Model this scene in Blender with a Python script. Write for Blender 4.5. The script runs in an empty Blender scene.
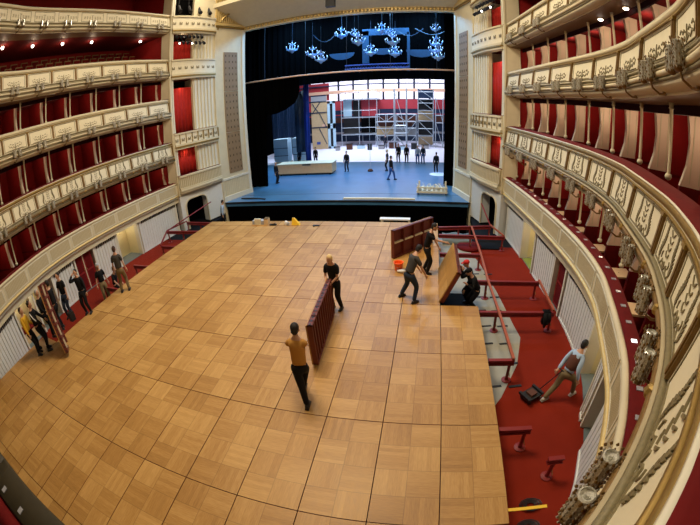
import bpy, bmesh, math, random
from mathutils import Vector, Matrix
random.seed(7)
sc = bpy.context.scene
COL = sc.collection
PI = math.pi
ORD = ['first', 'second', 'third', 'fourth', 'fifth', 'sixth', 'seventh', 'eighth', 'ninth', 'tenth', 'eleventh', 'twelfth', 'thirteenth', 'fourteenth', 'fifteenth', 'sixteenth']

# ------------------------------------------------------------------ materials
def mat(name, col, rough=.6, metal=0., emis=None, es=0., noise=0., nscale=6., bump=0., bscale=40., spec=.4, trans=0., alpha=1.):
    m = bpy.data.materials.new(name); m.use_nodes = True
    nt = m.node_tree; b = nt.nodes['Principled BSDF']
    b.inputs['Base Color'].default_value = (*col, 1); b.inputs['Roughness'].default_value = rough
    b.inputs['Metallic'].default_value = metal; b.inputs['Specular IOR Level'].default_value = spec
    if trans: b.inputs['Transmission Weight'].default_value = trans
    if alpha < 1: b.inputs['Alpha'].default_value = alpha
    if emis: b.inputs['Emission Color'].default_value = (*emis, 1); b.inputs['Emission Strength'].default_value = es
    if noise or bump:
        tc = nt.nodes.new('ShaderNodeNewGeometry'); 
        n = nt.nodes.new('ShaderNodeTexNoise'); n.inputs['Scale'].default_value = nscale; n.inputs['Detail'].default_value = 4
        nt.links.new(tc.outputs['Position'], n.inputs['Vector'])
        if noise:
            mx = nt.nodes.new('ShaderNodeMix'); mx.data_type = 'RGBA'
            mx.inputs['A'].default_value = (*[c * (1 - noise) for c in col], 1); mx.inputs['B'].default_value = (*[min(1, c * (1 + noise)) for c in col], 1)
            nt.links.new(n.outputs['Fac'], mx.inputs['Factor']); nt.links.new(mx.outputs['Result'], b.inputs['Base Color'])
        if bump:
            n2 = nt.nodes.new('ShaderNodeTexNoise'); n2.inputs['Scale'].default_value = bscale
            nt.links.new(tc.outputs['Position'], n2.inputs['Vector'])
            bp = nt.nodes.new('ShaderNodeBump'); bp.inputs['Strength'].default_value = bump; bp.inputs['Distance'].default_value = .02
            nt.links.new(n2.outputs['Fac'], bp.inputs['Height']); nt.links.new(bp.outputs['Normal'], b.inputs['Normal'])
    return m

def parquet_mat(name, local=False):
    """oak parquet squares of .55 m, strips turned by 90 degrees from square to square"""
    m = bpy.data.materials.new(name); m.use_nodes = True
    nt = m.node_tree; N = nt.nodes; L = nt.links; b = N['Principled BSDF']
    def math_(op, a, c=None, d=None):
        n = N.new('ShaderNodeMath'); n.operation = op
        for i, v in enumerate((a, c, d)):
            if v is None: continue
            if isinstance(v, (int, float)): n.inputs[i].default_value = v
            else: L.new(v, n.inputs[i])
        return n.outputs[0]
    if local:
        g = N.new('ShaderNodeTexCoord'); src = g.outputs['Object']
    else:
        g = N.new('ShaderNodeNewGeometry'); src = g.outputs['Position']
    sp = N.new('ShaderNodeSeparateXYZ'); L.new(src, sp.inputs[0])
    ox, oy = (0, 0) if local else (5.907, 0)
    x = math_('DIVIDE', math_('SUBTRACT', sp.outputs['X'], ox), .55); y = math_('DIVIDE', math_('SUBTRACT', sp.outputs['Y'], oy), .55)
    fx = math_('FLOOR', x); fy = math_('FLOOR', y)
    par = math_('MODULO', math_('ABSOLUTE', math_('ADD', fx, fy)), 2.0)
    # strip coordinate : x or y
    a = math_('ADD', math_('MULTIPLY', x, par), math_('MULTIPLY', y, math_('SUBTRACT', 1.0, par)))
    c = math_('ADD', math_('MULTIPLY', y, par), math_('MULTIPLY', x, math_('SUBTRACT', 1.0, par)))
    st = math_('FLOOR', math_('MULTIPLY', a, 7.0))
    def wn(u, v, w):
        cb = N.new('ShaderNodeCombineXYZ'); L.new(u, cb.inputs[0]); L.new(v, cb.inputs[1])
        if isinstance(w, (int, float)): cb.inputs[2].default_value = w
        else: L.new(w, cb.inputs[2])
        n = N.new('ShaderNodeTexWhiteNoise'); n.noise_dimensions = '3D'; L.new(cb.outputs[0], n.inputs['Vector']); return n.outputs['Value']
    t1 = wn(fx, fy, 3.3); t2 = wn(st, math_('ADD', math_('MULTIPLY', fx, 1.7), fy), math_('FLOOR', math_('MULTIPLY', c, 1.0)))
    cb = N.new('ShaderNodeCombineXYZ'); L.new(math_('MULTIPLY', a, 30.0), cb.inputs[0]); L.new(math_('MULTIPLY', c, 3.2), cb.inputs[1])
    gr = N.new('ShaderNodeTexNoise'); gr.inputs['Scale'].default_value = 1.0; gr.inputs['Detail'].default_value = 3; L.new(cb.outputs[0], gr.inputs['Vector'])
    big = N.new('ShaderNodeTexNoise'); big.inputs['Scale'].default_value = .6; L.new(src, big.inputs['Vector'])
    f = math_('ADD', math_('ADD', math_('MULTIPLY', t1, .26), math_('MULTIPLY', t2, .17)), math_('ADD', math_('MULTIPLY', gr.outputs['Fac'], .48), math_('MULTIPLY', big.outputs['Fac'], .26)))
    cr = N.new('ShaderNodeValToRGB'); L.new(f, cr.inputs[0])
    cr.color_ramp.elements[0].position = .12; cr.color_ramp.elements[0].color = (.19, .082, .016, 1)
    cr.color_ramp.elements[1].position = .95; cr.color_ramp.elements[1].color = (.56, .33, .105, 1)
    e = cr.color_ramp.elements.new(.52); e.color = (.37, .19, .048, 1)
    # dark joints between the squares
    def edge(v): return math_('LESS_THAN', math_('ABSOLUTE', math_('SUBTRACT', math_('FRACT', v), .5)), .488)
    k = math_('MULTIPLY', edge(x), edge(y))
    sj = math_('LESS_THAN', math_('ABSOLUTE', math_('SUBTRACT', math_('FRACT', math_('MULTIPLY', a, 7.0)), .5)), .47)
    k2 = math_('MULTIPLY', math_('ADD', math_('MULTIPLY', k, .28), .72), math_('ADD', math_('MULTIPLY', sj, .1), .9))
    mx = N.new('ShaderNodeMix'); mx.data_type = 'RGBA'; mx.inputs['A'].default_value = (0, 0, 0, 1)
    L.new(k2, mx.inputs['Factor']); L.new(cr.outputs[0], mx.inputs['B']); L.new(mx.outputs['Result'], b.inputs['Base Color'])
    L.new(math_('ADD', math_('MULTIPLY', gr.outputs['Fac'], .25), .34), b.inputs['Roughness'])
    b.inputs['Specular IOR Level'].default_value = .32
    return m

M = {}
M['parquet'] = parquet_mat('laid oak parquet'); M['parquet_local'] = parquet_mat('loose oak parquet', True)
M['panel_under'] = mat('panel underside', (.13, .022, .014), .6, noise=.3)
M['panel_rib'] = mat('panel rib', (.24, .07, .03), .55, noise=.3)
M['cream'] = mat('cream paint', (.60, .53, .35), .5, noise=.10, nscale=3)
M['cream_light'] = mat('light cream paint', (.66, .63, .50), .5, noise=.07, nscale=2)
M['white'] = mat('white paint', (.68, .68, .62), .5, noise=.06)
M['panelfill'] = mat('ivory panel', (.70, .64, .46), .5, noise=.08)
M['gold'] = mat('dull gilding', (.32, .21, .06), .38, .55, noise=.3, nscale=14)
M['goldlight'] = mat('pale gilding', (.60, .44, .17), .42, .25, noise=.2, nscale=14)
M['bronze'] = mat('bronzed bar', (.20, .115, .035), .45, .3, noise=.35, nscale=16)
M['relief'] = mat('gilt relief', (.20, .165, .085), .5, .15, noise=.3, nscale=30)
M['lattice'] = mat('tan lattice', (.46, .38, .22), .6, noise=.12, nscale=20)
M['velvet'] = mat('red velvet', (.115, .0035, .0035), .85, noise=.25, nscale=8, spec=.2)
M['redwall'] = mat('red damask', (.215, .006, .0055), .75, noise=.2, nscale=5, spec=.2)
M['redcloth'] = mat('red curtain cloth', (.38, .018, .012), .8, noise=.2, nscale=6, spec=.2)
M['carpet'] = mat('red carpet', (.19, .016, .006), .95, noise=.18, nscale=1.6, bump=.4, bscale=120, spec=.1)
M['concrete'] = mat('grey screed', (.30, .29, .235), .55, noise=.14, nscale=3, bump=.15)
M['darkfloor'] = mat('dark mat and painted shade', (.008, .009, .011), .9, spec=.1)
M['steel_red'] = mat('red painted steel', (.20, .014, .012), .45, noise=.2)
M['rail_orange'] = mat('rust red rail', (.33, .075, .03), .5, noise=.2)
M['pink'] = mat('pale pink lining', (.72, .56, .42), .6, noise=.10, nscale=2)
M['wood'] = mat('pale plywood', (.62, .44, .24), .5, noise=.14, nscale=5)
M['pine'] = mat('raw pine', (.62, .55, .38), .6, noise=.2, nscale=5)
M['black'] = mat('black stage cloth', (.0012, .0012, .0014), 1., spec=.0)
M['blackgloss'] = mat('black paint', (.012, .012, .013), .5)
M['stage'] = mat('blue grey stage floor', (.05, .155, .29), .3, noise=.25, nscale=.8)
M['backfloor'] = mat('white backstage floor', (.70, .72, .86), .6, noise=.08)
M['bluecloth'] = mat('deep blue cloth', (.004, .03, .30), .7, noise=.4, nscale=2)
M['teal'] = mat('teal scenery', (.004, .035, .085), .7, noise=.3, nscale=3)
M['bluelattice'] = mat('blue truss', (.05, .09, .32), .5)
M['alu'] = mat('pale scaffold tube', (.52, .60, .66), .4, .3)
M['glass'] = mat('cut crystal', (.56, .55, .48), .15, .2, spec=.9, noise=.6, nscale=70)
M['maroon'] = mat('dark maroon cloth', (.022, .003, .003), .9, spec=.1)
M['taupe'] = mat('taupe moulding', (.40, .33, .20), .5, noise=.15)
M['soffit'] = mat('tan soffit', (.20, .125, .06), .6, noise=.12)
M['olive'] = mat('dark olive rear rail', (.030, .023, .010), .6, noise=.3)
M['glassblue'] = mat('blue lit crystal', (.24, .44, .90), .12, 0., spec=.8, noise=.4, nscale=30)
M['bulb'] = mat('lit bulb', (1, 1, 1), .4, emis=(1, .88, .76), es=9)
M['candle'] = mat('candle bulb', (1, 1, 1), .4, emis=(.30, .60, 1), es=2.2)
M['screen_off'] = mat('grey display', (.30, .30, .32), .25)
M['screen_on'] = mat('lit display', (1, 1, 1), .3, emis=(1, 1, 1), es=1.3)
M['orange'] = mat('orange plastic', (.85, .12, .01), .4)
M['green'] = mat('green carpet', (.20, .26, .05), .9)
M['greyblue'] = mat('blue grey carpet', (.13, .16, .155), .9, noise=.15)
M['paleyellow'] = mat('pale yellow wall', (.74, .66, .38), .6, noise=.06)
M['doorred'] = mat('dark red door', (.22, .012, .012), .4)
M['perf'] = mat('taupe perforated sheet', (.235, .15, .07), .6, noise=.1)
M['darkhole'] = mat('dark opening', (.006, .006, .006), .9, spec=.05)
M['vent'] = mat('vent slots', (.05, .04, .03), .6)
M['brightback'] = mat('daylit wall', (.9, .88, 1.), .5, emis=(.84, .82, 1.), es=.9)
M['peach'] = mat('peach beam', (.80, .48, .32), .6)
M['redbeam'] = mat('red beam', (.42, .035, .05), .6, noise=.15)
M['yellow'] = mat('yellow plastic', (.80, .50, .03), .5)
M['steelgrey'] = mat('machine blue grey', (.012, .03, .075), .5, noise=.5, nscale=3)
M['ice'] = mat('pale blue flat', (.50, .72, .85), .6)
M['skin'] = mat('skin', (.52, .28, .17), .55); M['hairdark'] = mat('dark hair', (.012, .009, .008), .7); M['hairblond'] = mat('fair hair', (.66, .48, .22), .7)
M['hairbrown'] = mat('brown hair', (.05, .025, .014), .7); M['hairgrey'] = mat('grey hair', (.35, .35, .36), .7)
M['c_black'] = mat('black cotton', (.010, .010, .011), .85, spec=.15); M['c_grey'] = mat('grey cotton', (.055, .052, .05), .85, spec=.15)
M['c_ochre'] = mat('ochre cotton', (.42, .20, .035), .85); M['c_yellow'] = mat('yellow cotton', (.60, .34, .015), .8)
M['c_khaki'] = mat('khaki cotton', (.17, .12, .055), .85); M['c_navy'] = mat('navy cotton', (.012, .02, .04), .85); M['c_jeans'] = mat('blue denim', (.03, .10, .30), .85)
M['c_blue'] = mat('pale blue cotton', (.35, .46, .60), .8); M['c_red'] = mat('red cotton', (.55, .02, .015), .8); M['c_white'] = mat('white cotton', (.72, .72, .72), .8)
M['c_brown'] = mat('brown cotton', (.10, .035, .02), .85); M['shoe'] = mat('black leather', (.010, .008, .008), .5); M['shoe_light'] = mat('pale trainer', (.42, .38, .33), .6)
M['eye'] = mat('eye', (.02, .015, .01), .2)

# ------------------------------------------------------------------ mesh helper
class MB:
    def __init__(s): s.v = []; s.f = []; s.mi = []; s.ms = []
    def m(s, key):
        if key not in s.ms: s.ms.append(key)
        return s.ms.index(key)
    def poly(s, pts, key, quads=None):
        i = len(s.v); s.v += [tuple(p) for p in pts]; k = s.m(key)
        for q in (quads or [tuple(range(len(pts)))]): s.f.append(tuple(i + a for a in q)); s.mi.append(k)
    def box(s, x0, x1, y0, y1, z0, z1, key, T=None):
        P = [(x0, y0, z0), (x1, y0, z0), (x1, y1, z0), (x0, y1, z0), (x0, y0, z1), (x1, y0, z1), (x1, y1, z1), (x0, y1, z1)]
        if T: P = [T @ Vector(p) for p in P]
        s.poly(P, key, [(0, 3, 2, 1), (4, 5, 6, 7), (0, 1, 5, 4), (1, 2, 6, 5), (2, 3, 7, 6), (3, 0, 4, 7)])
    def hexa(s, P, key): s.poly(P, key, [(0, 3, 2, 1), (4, 5, 6, 7), (0, 1, 5, 4), (1, 2, 6, 5), (2, 3, 7, 6), (3, 0, 4, 7)])
    def tube(s, pts, r, key, n=8, caps=True):
        pts = [Vector(p) for p in pts]; rs = r if isinstance(r, (list, tuple)) else [r] * len(pts)
        i0 = len(s.v); k = s.m(key); up = None
        for j, p in enumerate(pts):
            t = (pts[min(j + 1, len(pts) - 1)] - pts[max(j - 1, 0)])
            if t.length < 1e-9: t = Vector((0, 0, 1))
            t.normalize()
            if up is None: up = Vector((0, 0, 1)) if abs(t.z) < .9 else Vector((1, 0, 0))
            a = t.cross(up)
            if a.length < 1e-4: a = t.cross(Vector((0, 1, 0)))
            a.normalize(); b = t.cross(a); up = -b if False else a.cross(t)
            for q in range(n):
                an = 2 * PI * q / n; s.v.append(tuple(p + (a * math.cos(an) + b * math.sin(an)) * rs[j]))
        for j in range(len(pts) - 1):
            for q in range(n):
                a0 = i0 + j * n + q; a1 = i0 + j * n + (q + 1) % n
                s.f.append((a0, a1, a1 + n, a0 + n)); s.mi.append(k)
        if caps:
            s.f.append(tuple(i0 + q for q in range(n))[::-1]); s.mi.append(k)
            e = i0 + (len(pts) - 1) * n; s.f.append(tuple(e + q for q in range(n))); s.mi.append(k)
    def lathe(s, prof, key, n=12, T=None, c=(0, 0, 0)):
        i0 = len(s.v); k = s.m(key); c = Vector(c)
        for r, z in prof:
            for q in range(n):
                p = Vector((r * math.cos(2 * PI * q / n), r * math.sin(2 * PI * q / n), z)) + c
                s.v.append(tuple(T @ p if T else p))
        for j in range(len(prof) - 1):
            for q in range(n):
                a0 = i0 + j * n + q; a1 = i0 + j * n + (q + 1) % n
                s.f.append((a0, a1, a1 + n, a0 + n)); s.mi.append(k)
        s.f.append(tuple(i0 + q for q in range(n))[::-1]); s.mi.append(k)
        e = i0 + (len(prof) - 1) * n; s.f.append(tuple(e + q for q in range(n))); s.mi.append(k)
    def ball(s, c, r, key, n=10, T=None):
        r = r if isinstance(r, (list, tuple)) else (r, r, r); h = n // 2; i0 = len(s.v); k = s.m(key)
        for j in range(h + 1):
            ph = PI * j / h
            for q in range(n):
                th = 2 * PI * q / n
                p = Vector((c[0] + r[0] * math.sin(ph) * math.cos(th), c[1] + r[1] * math.sin(ph) * math.sin(th), c[2] - r[2] * math.cos(ph)))
                s.v.append(tuple(T @ p if T else p))
        for j in range(h):
            for q in range(n):
                a0 = i0 + j * n + q; a1 = i0 + j * n + (q + 1) % n
                s.f.append((a0, a1, a1 + n, a0 + n)); s.mi.append(k)
    def obj(s, name, parent=None, smooth=False):
        me = bpy.data.meshes.new(name); me.from_pydata(s.v, [], s.f)
        for k in s.ms: me.materials.append(M[k])
        me.polygons.foreach_set('material_index', s.mi)
        if smooth: me.polygons.foreach_set('use_smooth', [True] * len(s.f))
        me.update()
        bm = bmesh.new(); bm.from_mesh(me); bmesh.ops.recalc_face_normals(bm, faces=bm.faces); bm.to_mesh(me); bm.free()
        o = bpy.data.objects.new(name, me); COL.objects.link(o)
        if parent is not None: o.parent = parent
        return o

def tag(o, label=None, cat=None, group=None, kind=None):
    if label: o['label'] = label
    if cat: o['category'] = cat
    if group: o['group'] = group
    if kind: o['kind'] = kind
    return o
def thing(name, label, cat, loc=(0, 0, 0), rz=0., group=None):
    o = bpy.data.objects.new(name, None); COL.objects.link(o); o.location = loc; o.rotation_euler = (0, 0, rz); o.empty_display_size = .1
    return tag(o, label, cat, group)
def struct(mb, name, parent=None, smooth=False):
    o = mb.obj(name, parent, smooth); o['kind'] = 'structure'; return o
def kids(o): return [c for c in COL.objects if c.parent is o]
def dup(root, loc, rz=None, label=None, group=None):
    r = root.copy(); COL.objects.link(r); r.location = loc
    if rz is not None: r.rotation_euler = (0, 0, rz)
    if label: r['label'] = label
    if group: r['group'] = group
    for ch in root_children[root.name]:
        c = ch.copy(); COL.objects.link(c); c.parent = r
        for g in root_children.get(ch.name, []):
            d = g.copy(); COL.objects.link(d); d.parent = c
    return r
root_children = {}
def remember(root):
    def rec(o):
        k = [c for c in COL.objects if c.parent is o]
        root_children[o.name] = k
        for c in k: rec(c)
    rec(root)

# ------------------------------------------------------------------ the horseshoe plan
def smooth_path(K, step=.12):
    K = [Vector(k) for k in K]; out = []
    for i in range(len(K) - 1):
        p0 = K[max(i - 1, 0)]; p1 = K[i]; p2 = K[i + 1]; p3 = K[min(i + 2, len(K) - 1)]
        n = max(2, int((p2 - p1).length / step))
        for j in range(n):
            t = j / n
            out.append(.5 * ((2 * p1) + (p2 - p0) * t + (2 * p0 - 5 * p1 + 4 * p2 - p3) * t * t + (3 * p1 - p0 - 3 * p2 + p3) * t ** 3))
    out.append(K[-1]); return out
class Path:
    def __init__(s, K):
        s.p = smooth_path(K); s.c = [0]
        for a, b in zip(s.p[:-1], s.p[1:]): s.c.append(s.c[-1] + (b - a).length)
        s.L = s.c[-1]
    def at(s, t):
        import bisect
        t = min(max(t, 0), s.L - 1e-6); i = min(max(bisect.bisect_right(s.c, t) - 1, 0), len(s.p) - 2)
        a, b = s.p[i], s.p[i + 1]; f = (t - s.c[i]) / max(1e-9, s.c[i + 1] - s.c[i])
        i0 = max(i - 2, 0); i1 = min(i + 3, len(s.p) - 1)
        d = (s.p[i1] - s.p[i0]).normalized()
        return a + (b - a) * f, d
    def of_y(s, y):
        for i in range(len(s.p) - 1):
            if s.p[i].y >= y >= s.p[i + 1].y: return s.c[i]
        return s.L
KN = [(9.05, 12.4), (9.25, 10.5), (9.45, 8), (9.58, 6), (9.62, 4), (9.47, 2.35), (9.15, 1.1), (8.7, -.45), (8.4, -1.2), (7.95, -2.1), (7.45, -2.85), (6.9, -3.5), (6.3, -4.1)]
PU = Path(KN + [(5.5, -4.72), (4.5, -5.1), (3, -5.3), (1.5, -5.38), (0, -5.4)])
PG = Path(KN[:-2] + [(6.75, -3.4), (6., -3.95), (5, -4.4), (3.5, -4.62), (1.4, -4.66), (0, -4.64)])
def W(side, path):
    def w(s, o, z):
        p, d = path.at(s); n = Vector((-d.y, d.x))          # outward for the right half
        q = p + n * o
        return Vector((q.x * side, q.y, z))
    return w
WR, WL = W(1, PU), W(-1, PU); GR, GL = W(1, PG), W(-1, PG)
BAYY = [12.3, 10.62, 8.87, 7.22, 5.62, 4.08, 2.5, .9, -.62, -1.85, -3.0, -4.28]
BAYS = [PU.of_y(y) for y in BAYY]
BAYG = [PG.of_y(y) for y in BAYY[:-1]] + [PG.of_y(-3.0) + 1.6]
def sweep(mb, w, prof, s0, s1, key, n=None, keys=None, ends=True):
    n = n or max(2, int((s1 - s0) / .35)); m = len(prof); i0 = len(mb.v)
    for i in range(n + 1):
        s = s0 + (s1 - s0) * i / n
        for o, z in prof: mb.v.append(tuple(w(s, o, z)))
    for i in range(n):
        for j in range(m):
            a = i0 + i * m + j; b = i0 + i * m + (j + 1) % m
            mb.f.append((a, b, b + m, a + m)); mb.mi.append(mb.m(keys[j] if keys else key))
    if ends:
        mb.f.append(tuple(i0 + j for j in range(m))); mb.mi.append(mb.m(key))
        mb.f.append(tuple(i0 + n * m + j for j in range(m))[::-1]); mb.mi.append(mb.m(key))
def cbox(mb, w, s0, s1, o0, o1, z0, z1, key, n=3): sweep(mb, w, [(o0, z0), (o1, z0), (o1, z1), (o0, z1)], s0, s1, key, n)
def stroke(mb, w, pts, o0, o1, key):
    """a relief stroke on the parapet: pts = (s, z, halfwidth)"""
    L = []; R = []
    for i, (s, z, h) in enumerate(pts):
        h *= .5
        a = pts[max(i - 1, 0)]; b = pts[min(i + 1, len(pts) - 1)]; dx, dz = b[0] - a[0], b[1] - a[1]; l = math.hypot(dx, dz) or 1
        L.append((s - dz / l * h, z + dx / l * h)); R.append((s + dz / l * h, z - dx / l * h))
    for i in range(len(pts) - 1):
        q = [L[i], R[i], R[i + 1], L[i + 1]]
        mb.hexa([w(a, o1, b) for a, b in q] + [w(a, o0, b) for a, b in q], key)

# ------------------------------------------------------------------ box tiers
Z5, Z4, Z3, Z2, Z1 = 2.18, 4.64, 7.25, 9.72, 12.62
SR_END = PU.L
def ring(wR, wL, prof, key, mb, sL, keys=None):
    sweep(mb, wR, prof, 0, sL, key, int(sL / .3), keys); sweep(mb, wL, prof, 0, sL, key, int(sL / .3), keys)

tiers = [('balcony_parapet', Z4, 1.02, 'lyre', 'cream first tier parapet with lyre reliefs, sweeping close past at lower right'),
         ('balcony_parapet', Z3, 1.02, 'garland', 'cream parapet of the second box tier with garland reliefs, passing top right corner'),
         ('balcony_parapet', Z2, 1.02, 'garland', 'cream parapet of the open balcony under the row of lit bulbs'),
         ('balcony_parapet', Z1, 1.02, 'strokes', 'topmost gallery parapet, cream with small stroke reliefs, above the lit bulbs')]
sc_bays = {}
_WR, _WL = WR, WL
for name, zr, h, motif, label in tiers:
    def rake(w0, zr=zr): return lambda s, o, z: w0(s, o - (.10 * min(1, max(0, (zr - z) / .9)) if o < .2 else 0), z)
    WR, WL = rake(_WR), rake(_WL)
    t = thing(name, label, 'parapet', (0, 12.4, zr - h))
    t.location = (0, 0, 0)
    zb = zr - h; sL = PU.L
    mb = MB()
    # body, rounded cornice under the rail, roll mouldings at the foot
    ring(WR, WL, [(.02, zb + .1), (.16, zb + .1), (.16, zr - .02), (.02, zr - .02)], 'panelfill', mb, sL)
    mb.obj('parapet_body', t)
    mb = MB(); ring(WR, WL, [(-.022, zr - .02), (.06, zr - .02), (.06, zr + .0), (.0, zr + .004), (-.018, zr - .004)], 'cream_light', mb, sL); ring(WR, WL, [(-.018, zr - .025), (-.03, zr - .07), (.0, zr - .13), (.06, zr - .13), (.06, zr - .025)], 'cream' if zr != Z4 else 'gold', mb, sL)
    ring(WR, WL, [(-.02, zr - .19), (.03, zr - .19), (.03, zr - .16), (-.02, zr - .16)], 'gold', mb, sL)
    mb.obj('cornice', t, True)
    mb = MB(); ring(WR, WL, [(.03, zb + .24), (-.03, zb + .22), (-.03, zb + .19), (.03, zb + .17)], 'relief', mb, sL)
    ring(WR, WL, [(.03, zb + .15), (-.05, zb + .14), (-.05, zb + .12), (.03, zb + .11)], 'taupe', mb, sL); ring(WR, WL, [(.03, zb + .10), (-.055, zb + .095), (-.075, zb + .06), (-.055, zb + .02), (.03, zb + .015)], 'bronze' if zr == Z4 else 'cream', mb, sL)
    ring(WR, WL, [(.02, zb + .0), (-.03, zb - .01), (-.03, zb - .04), (.02, zb - .06)], 'relief', mb, sL)
    ring(WR, WL, [(.30, zb - .04), (.0, zb - .05), (.02, zb - .11), (.13, zb - .15), (.30, zb - .19)], 'taupe' if zr == Z4 else 'cream', mb, sL)
    mb.obj('foot_moulding', t, True)
    mb = MB(); ring(WR, WL, [(.006, zr - .02), (.006, zr + .008), (.05, zr + .02), (.40, zr + .045), (.46, zr + .01), (.46, zr - .02)], 'velvet', mb, sL)
    mb.obj('velvet_rail', t, True)
    for side, w in ((1, WR), (-1, WL)):
        nb = {Z4: 11, Z3: 10, Z2: 6, Z1: 2}[zr] if side == 1 else {Z4: 8, Z3: 8, Z2: 8, Z1: 8}[zr]
        for k in range(nb):
            s0, s1 = BAYS[k], BAYS[k + 1]; mid = (s0 + s1) / 2; hw = (s1 - s0) / 2
            mb = MB()
            # raised gilt frame lines round the ivory field
            a, b, c, d = s0 + .13, s1 - .13, zb + .28, zr - .24
            for (p, q, r_, v) in ((a, b, d - .012, d + .012), (a, b, c - .012, c + .012)): cbox(mb, w, p, q, .010, .03, r_, v, 'relief', 3)
            for p in (a, b): cbox(mb, w, p - .010, p + .010, .010, .03, c, d, 'relief', 1)
            mb.obj('panel_frame', t)
            if zr != Z1:
                mb = MB(); big = .058 if zr == Z4 else .052
                cbox(mb, w, s0 - big, s0 + big, -.02, .03, zb + .25, zr - .2, 'bronze', 1); cbox(mb, w, s0 - big * .5, s0 + big * .5, -.035, -.01, zb + .27, zr - .22, 'bronze', 1)
                cbox(mb, w, s0 - big - .02, s0 + big + .02, -.04, .03, zr - .235, zr - .185, 'gold', 1)
                if zr == Z4: mb.ball(w(s0, -.045, zb + .06), (.07, .07, .07), 'gold', 8)
                mb.obj('divider_pilaster', t)
            mb = MB(); zc = (c + d) / 2; H = d - c
            if motif == 'lyre':
                for sg in (-1, 1):
                    X = lambda x: mid + sg * x * .74
                    # upright spray of leaves, thick at its middle
                    for j in range(11):
                        f = j / 10; x = .46 - .12 * f + .02 * math.sin(f * 9); z = zc - .2 + .42 * f; l = .075 * (1 - abs(f - .35) * 1.1)
                        for q in (-1, 1): stroke(mb, w, [(X(x), z, .012), (X(x + q * l * .5), z + .035, .03), (X(x + q * l), z + .055, .004)], .006, .03, 'relief')
                    stroke(mb, w, [(X(.46), zc - .2, .016), (X(.42), zc, .016), (X(.35), zc + .23, .008)], .006, .03, 'relief')
                    # scroll running to the middle
                    stroke(mb, w, [(X(.44), zc - .2, .014), (X(.34), zc - .25, .016), (X(.24), zc - .22, .02), (X(.17), zc - .16, .022), (X(.1), zc - .19, .02), (X(.03), zc - .25, .016)], .006, .03, 'relief')
                    stroke(mb, w, [(X(.28), zc - .17, .014), (X(.3), zc - .11, .018), (X(.26), zc - .08, .01)], .006, .03, 'relief')
                    for j in range(4):                                  # pairs of slanted strokes, shorter towards the foot
                        zz = zc + .19 - j * .085; stroke(mb, w, [(X(.015), zz - .03, .014), (X(.07), zz - .005, .026), (X(.135 - .012 * j), zz + .03, .012)], .006, .03, 'relief')
                stroke(mb, w, [(mid, zc - .15, .03), (mid, zc - .2, .05), (mid, zc - .26, .02)], .006, .03, 'relief')
            elif motif == 'garland':
                for sg in (-1, 1):
                    X = lambda x: mid + sg * x * .80
                    stroke(mb, w, [(X(.04), zc - .16, .02), (X(.14), zc - .10, .035), (X(.24), zc - .15, .02), (X(.34), zc - .08, .035), (X(.44), zc - .12, .02), (X(.53), zc - .02, .012)], .006, .03, 'relief')
                    stroke(mb, w, [(X(.1), zc - .04, .022), (X(.18), zc + .0, .028), (X(.25), zc - .05, .01)], .006, .03, 'relief')
                    stroke(mb, w, [(X(.3), zc + .0, .02), (X(.38), zc + .03, .024), (X(.43), zc - .02, .01)], .006, .03, 'relief')
                stroke(mb, w, [(mid, zc + .05, .02), (mid, zc - .08, .045), (mid, zc - .2, .02)], .006, .03, 'relief')
                stroke(mb, w, [(mid - .5, zc - .215, .012), (mid + .5, zc - .215, .012)], .006, .03, 'relief')
            else:
                for j in range(-3, 4):
                    if j == 0: continue
                    x = mid + j * .17
                    for q in (-.035, .02): stroke(mb, w, [(x + q, zc + .05, .012), (x + q + (.02 if j > 0 else -.02), zc - .1, .012)], .006, .03, 'relief')
                stroke(mb, w, [(mid - .07, zc + .1, .012), (mid + .07, zc + .1, .012)], .006, .03, 'relief')
                stroke(mb, w, [(mid, zc + .08, .03), (mid, zc - .16, .012)], .006, .03, 'relief')
            mb.obj('relief_ornament', t)

WR, WL = _WR, _WL
# parterre box parapet with lattice fields
t = thing('box_parapet', 'cream parapet of the lowest boxes with tan lattice fields above the white slats', 'parapet')
zb = 1.42; sL = PG.L
mb = MB(); ring(GR, GL, [(.0, zb), (.16, zb), (.16, Z5 - .02), (.0, Z5 - .02)], 'cream', mb, sL); mb.obj('parapet_body', t)
mb = MB(); ring(GR, GL, [(-.05, Z5 - .05), (.0, Z5 - .11), (.06, Z5 - .11), (.06, Z5 + .01), (.0, Z5 + .01), (-.05, Z5 - .02)], 'cream', mb, sL - 4.5); mb.obj('cornice', t, True)
mb = MB(); ring(GR, GL, [(.1, zb + .03), (-.03, zb + .02), (-.07, zb - .03), (-.04, zb - .07), (.1, zb - .07)], 'goldlight', mb, sL - 4.5)
ring(GR, GL, [(.3, zb - .07), (.02, zb - .07), (.0, zb - .14), (.06, zb - .2), (.3, zb - .2)], 'cream_light', mb, sL); mb.obj('foot_moulding', t, True)
mb = MB(); ring(GR, GL, [(.06, Z5 - .02), (.06, Z5 + .02), (.10, Z5 + .04), (.34, Z5 + .04), (.38, Z5 + .0), (.38, Z5 - .02)], 'velvet', mb, sL - 4.5); mb.obj('velvet_rail', t, True)
mb = MB(); pr_ = [(-.05, Z5 - .10), (-.06, Z5 + .01), (-.02, Z5 + .04), (.46, Z5 + .04), (.50, Z5 + .0), (.50, Z5 - .1)]; sweep(mb, GR, pr_, sL - 4.5, sL, 'olive', 16); sweep(mb, GL, pr_, sL - 4.5, sL, 'olive', 16); sweep(mb, GR, [(.52, Z5 - .2), (.9, Z5 - .2), (.9, Z5 - .05), (.52, Z5 - .05)], sL - 4.5, sL, 'velvet', 16); mb.obj('rear_rail', t, True)  # rear stretch of the lowest rail, coloured dark olive
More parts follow.
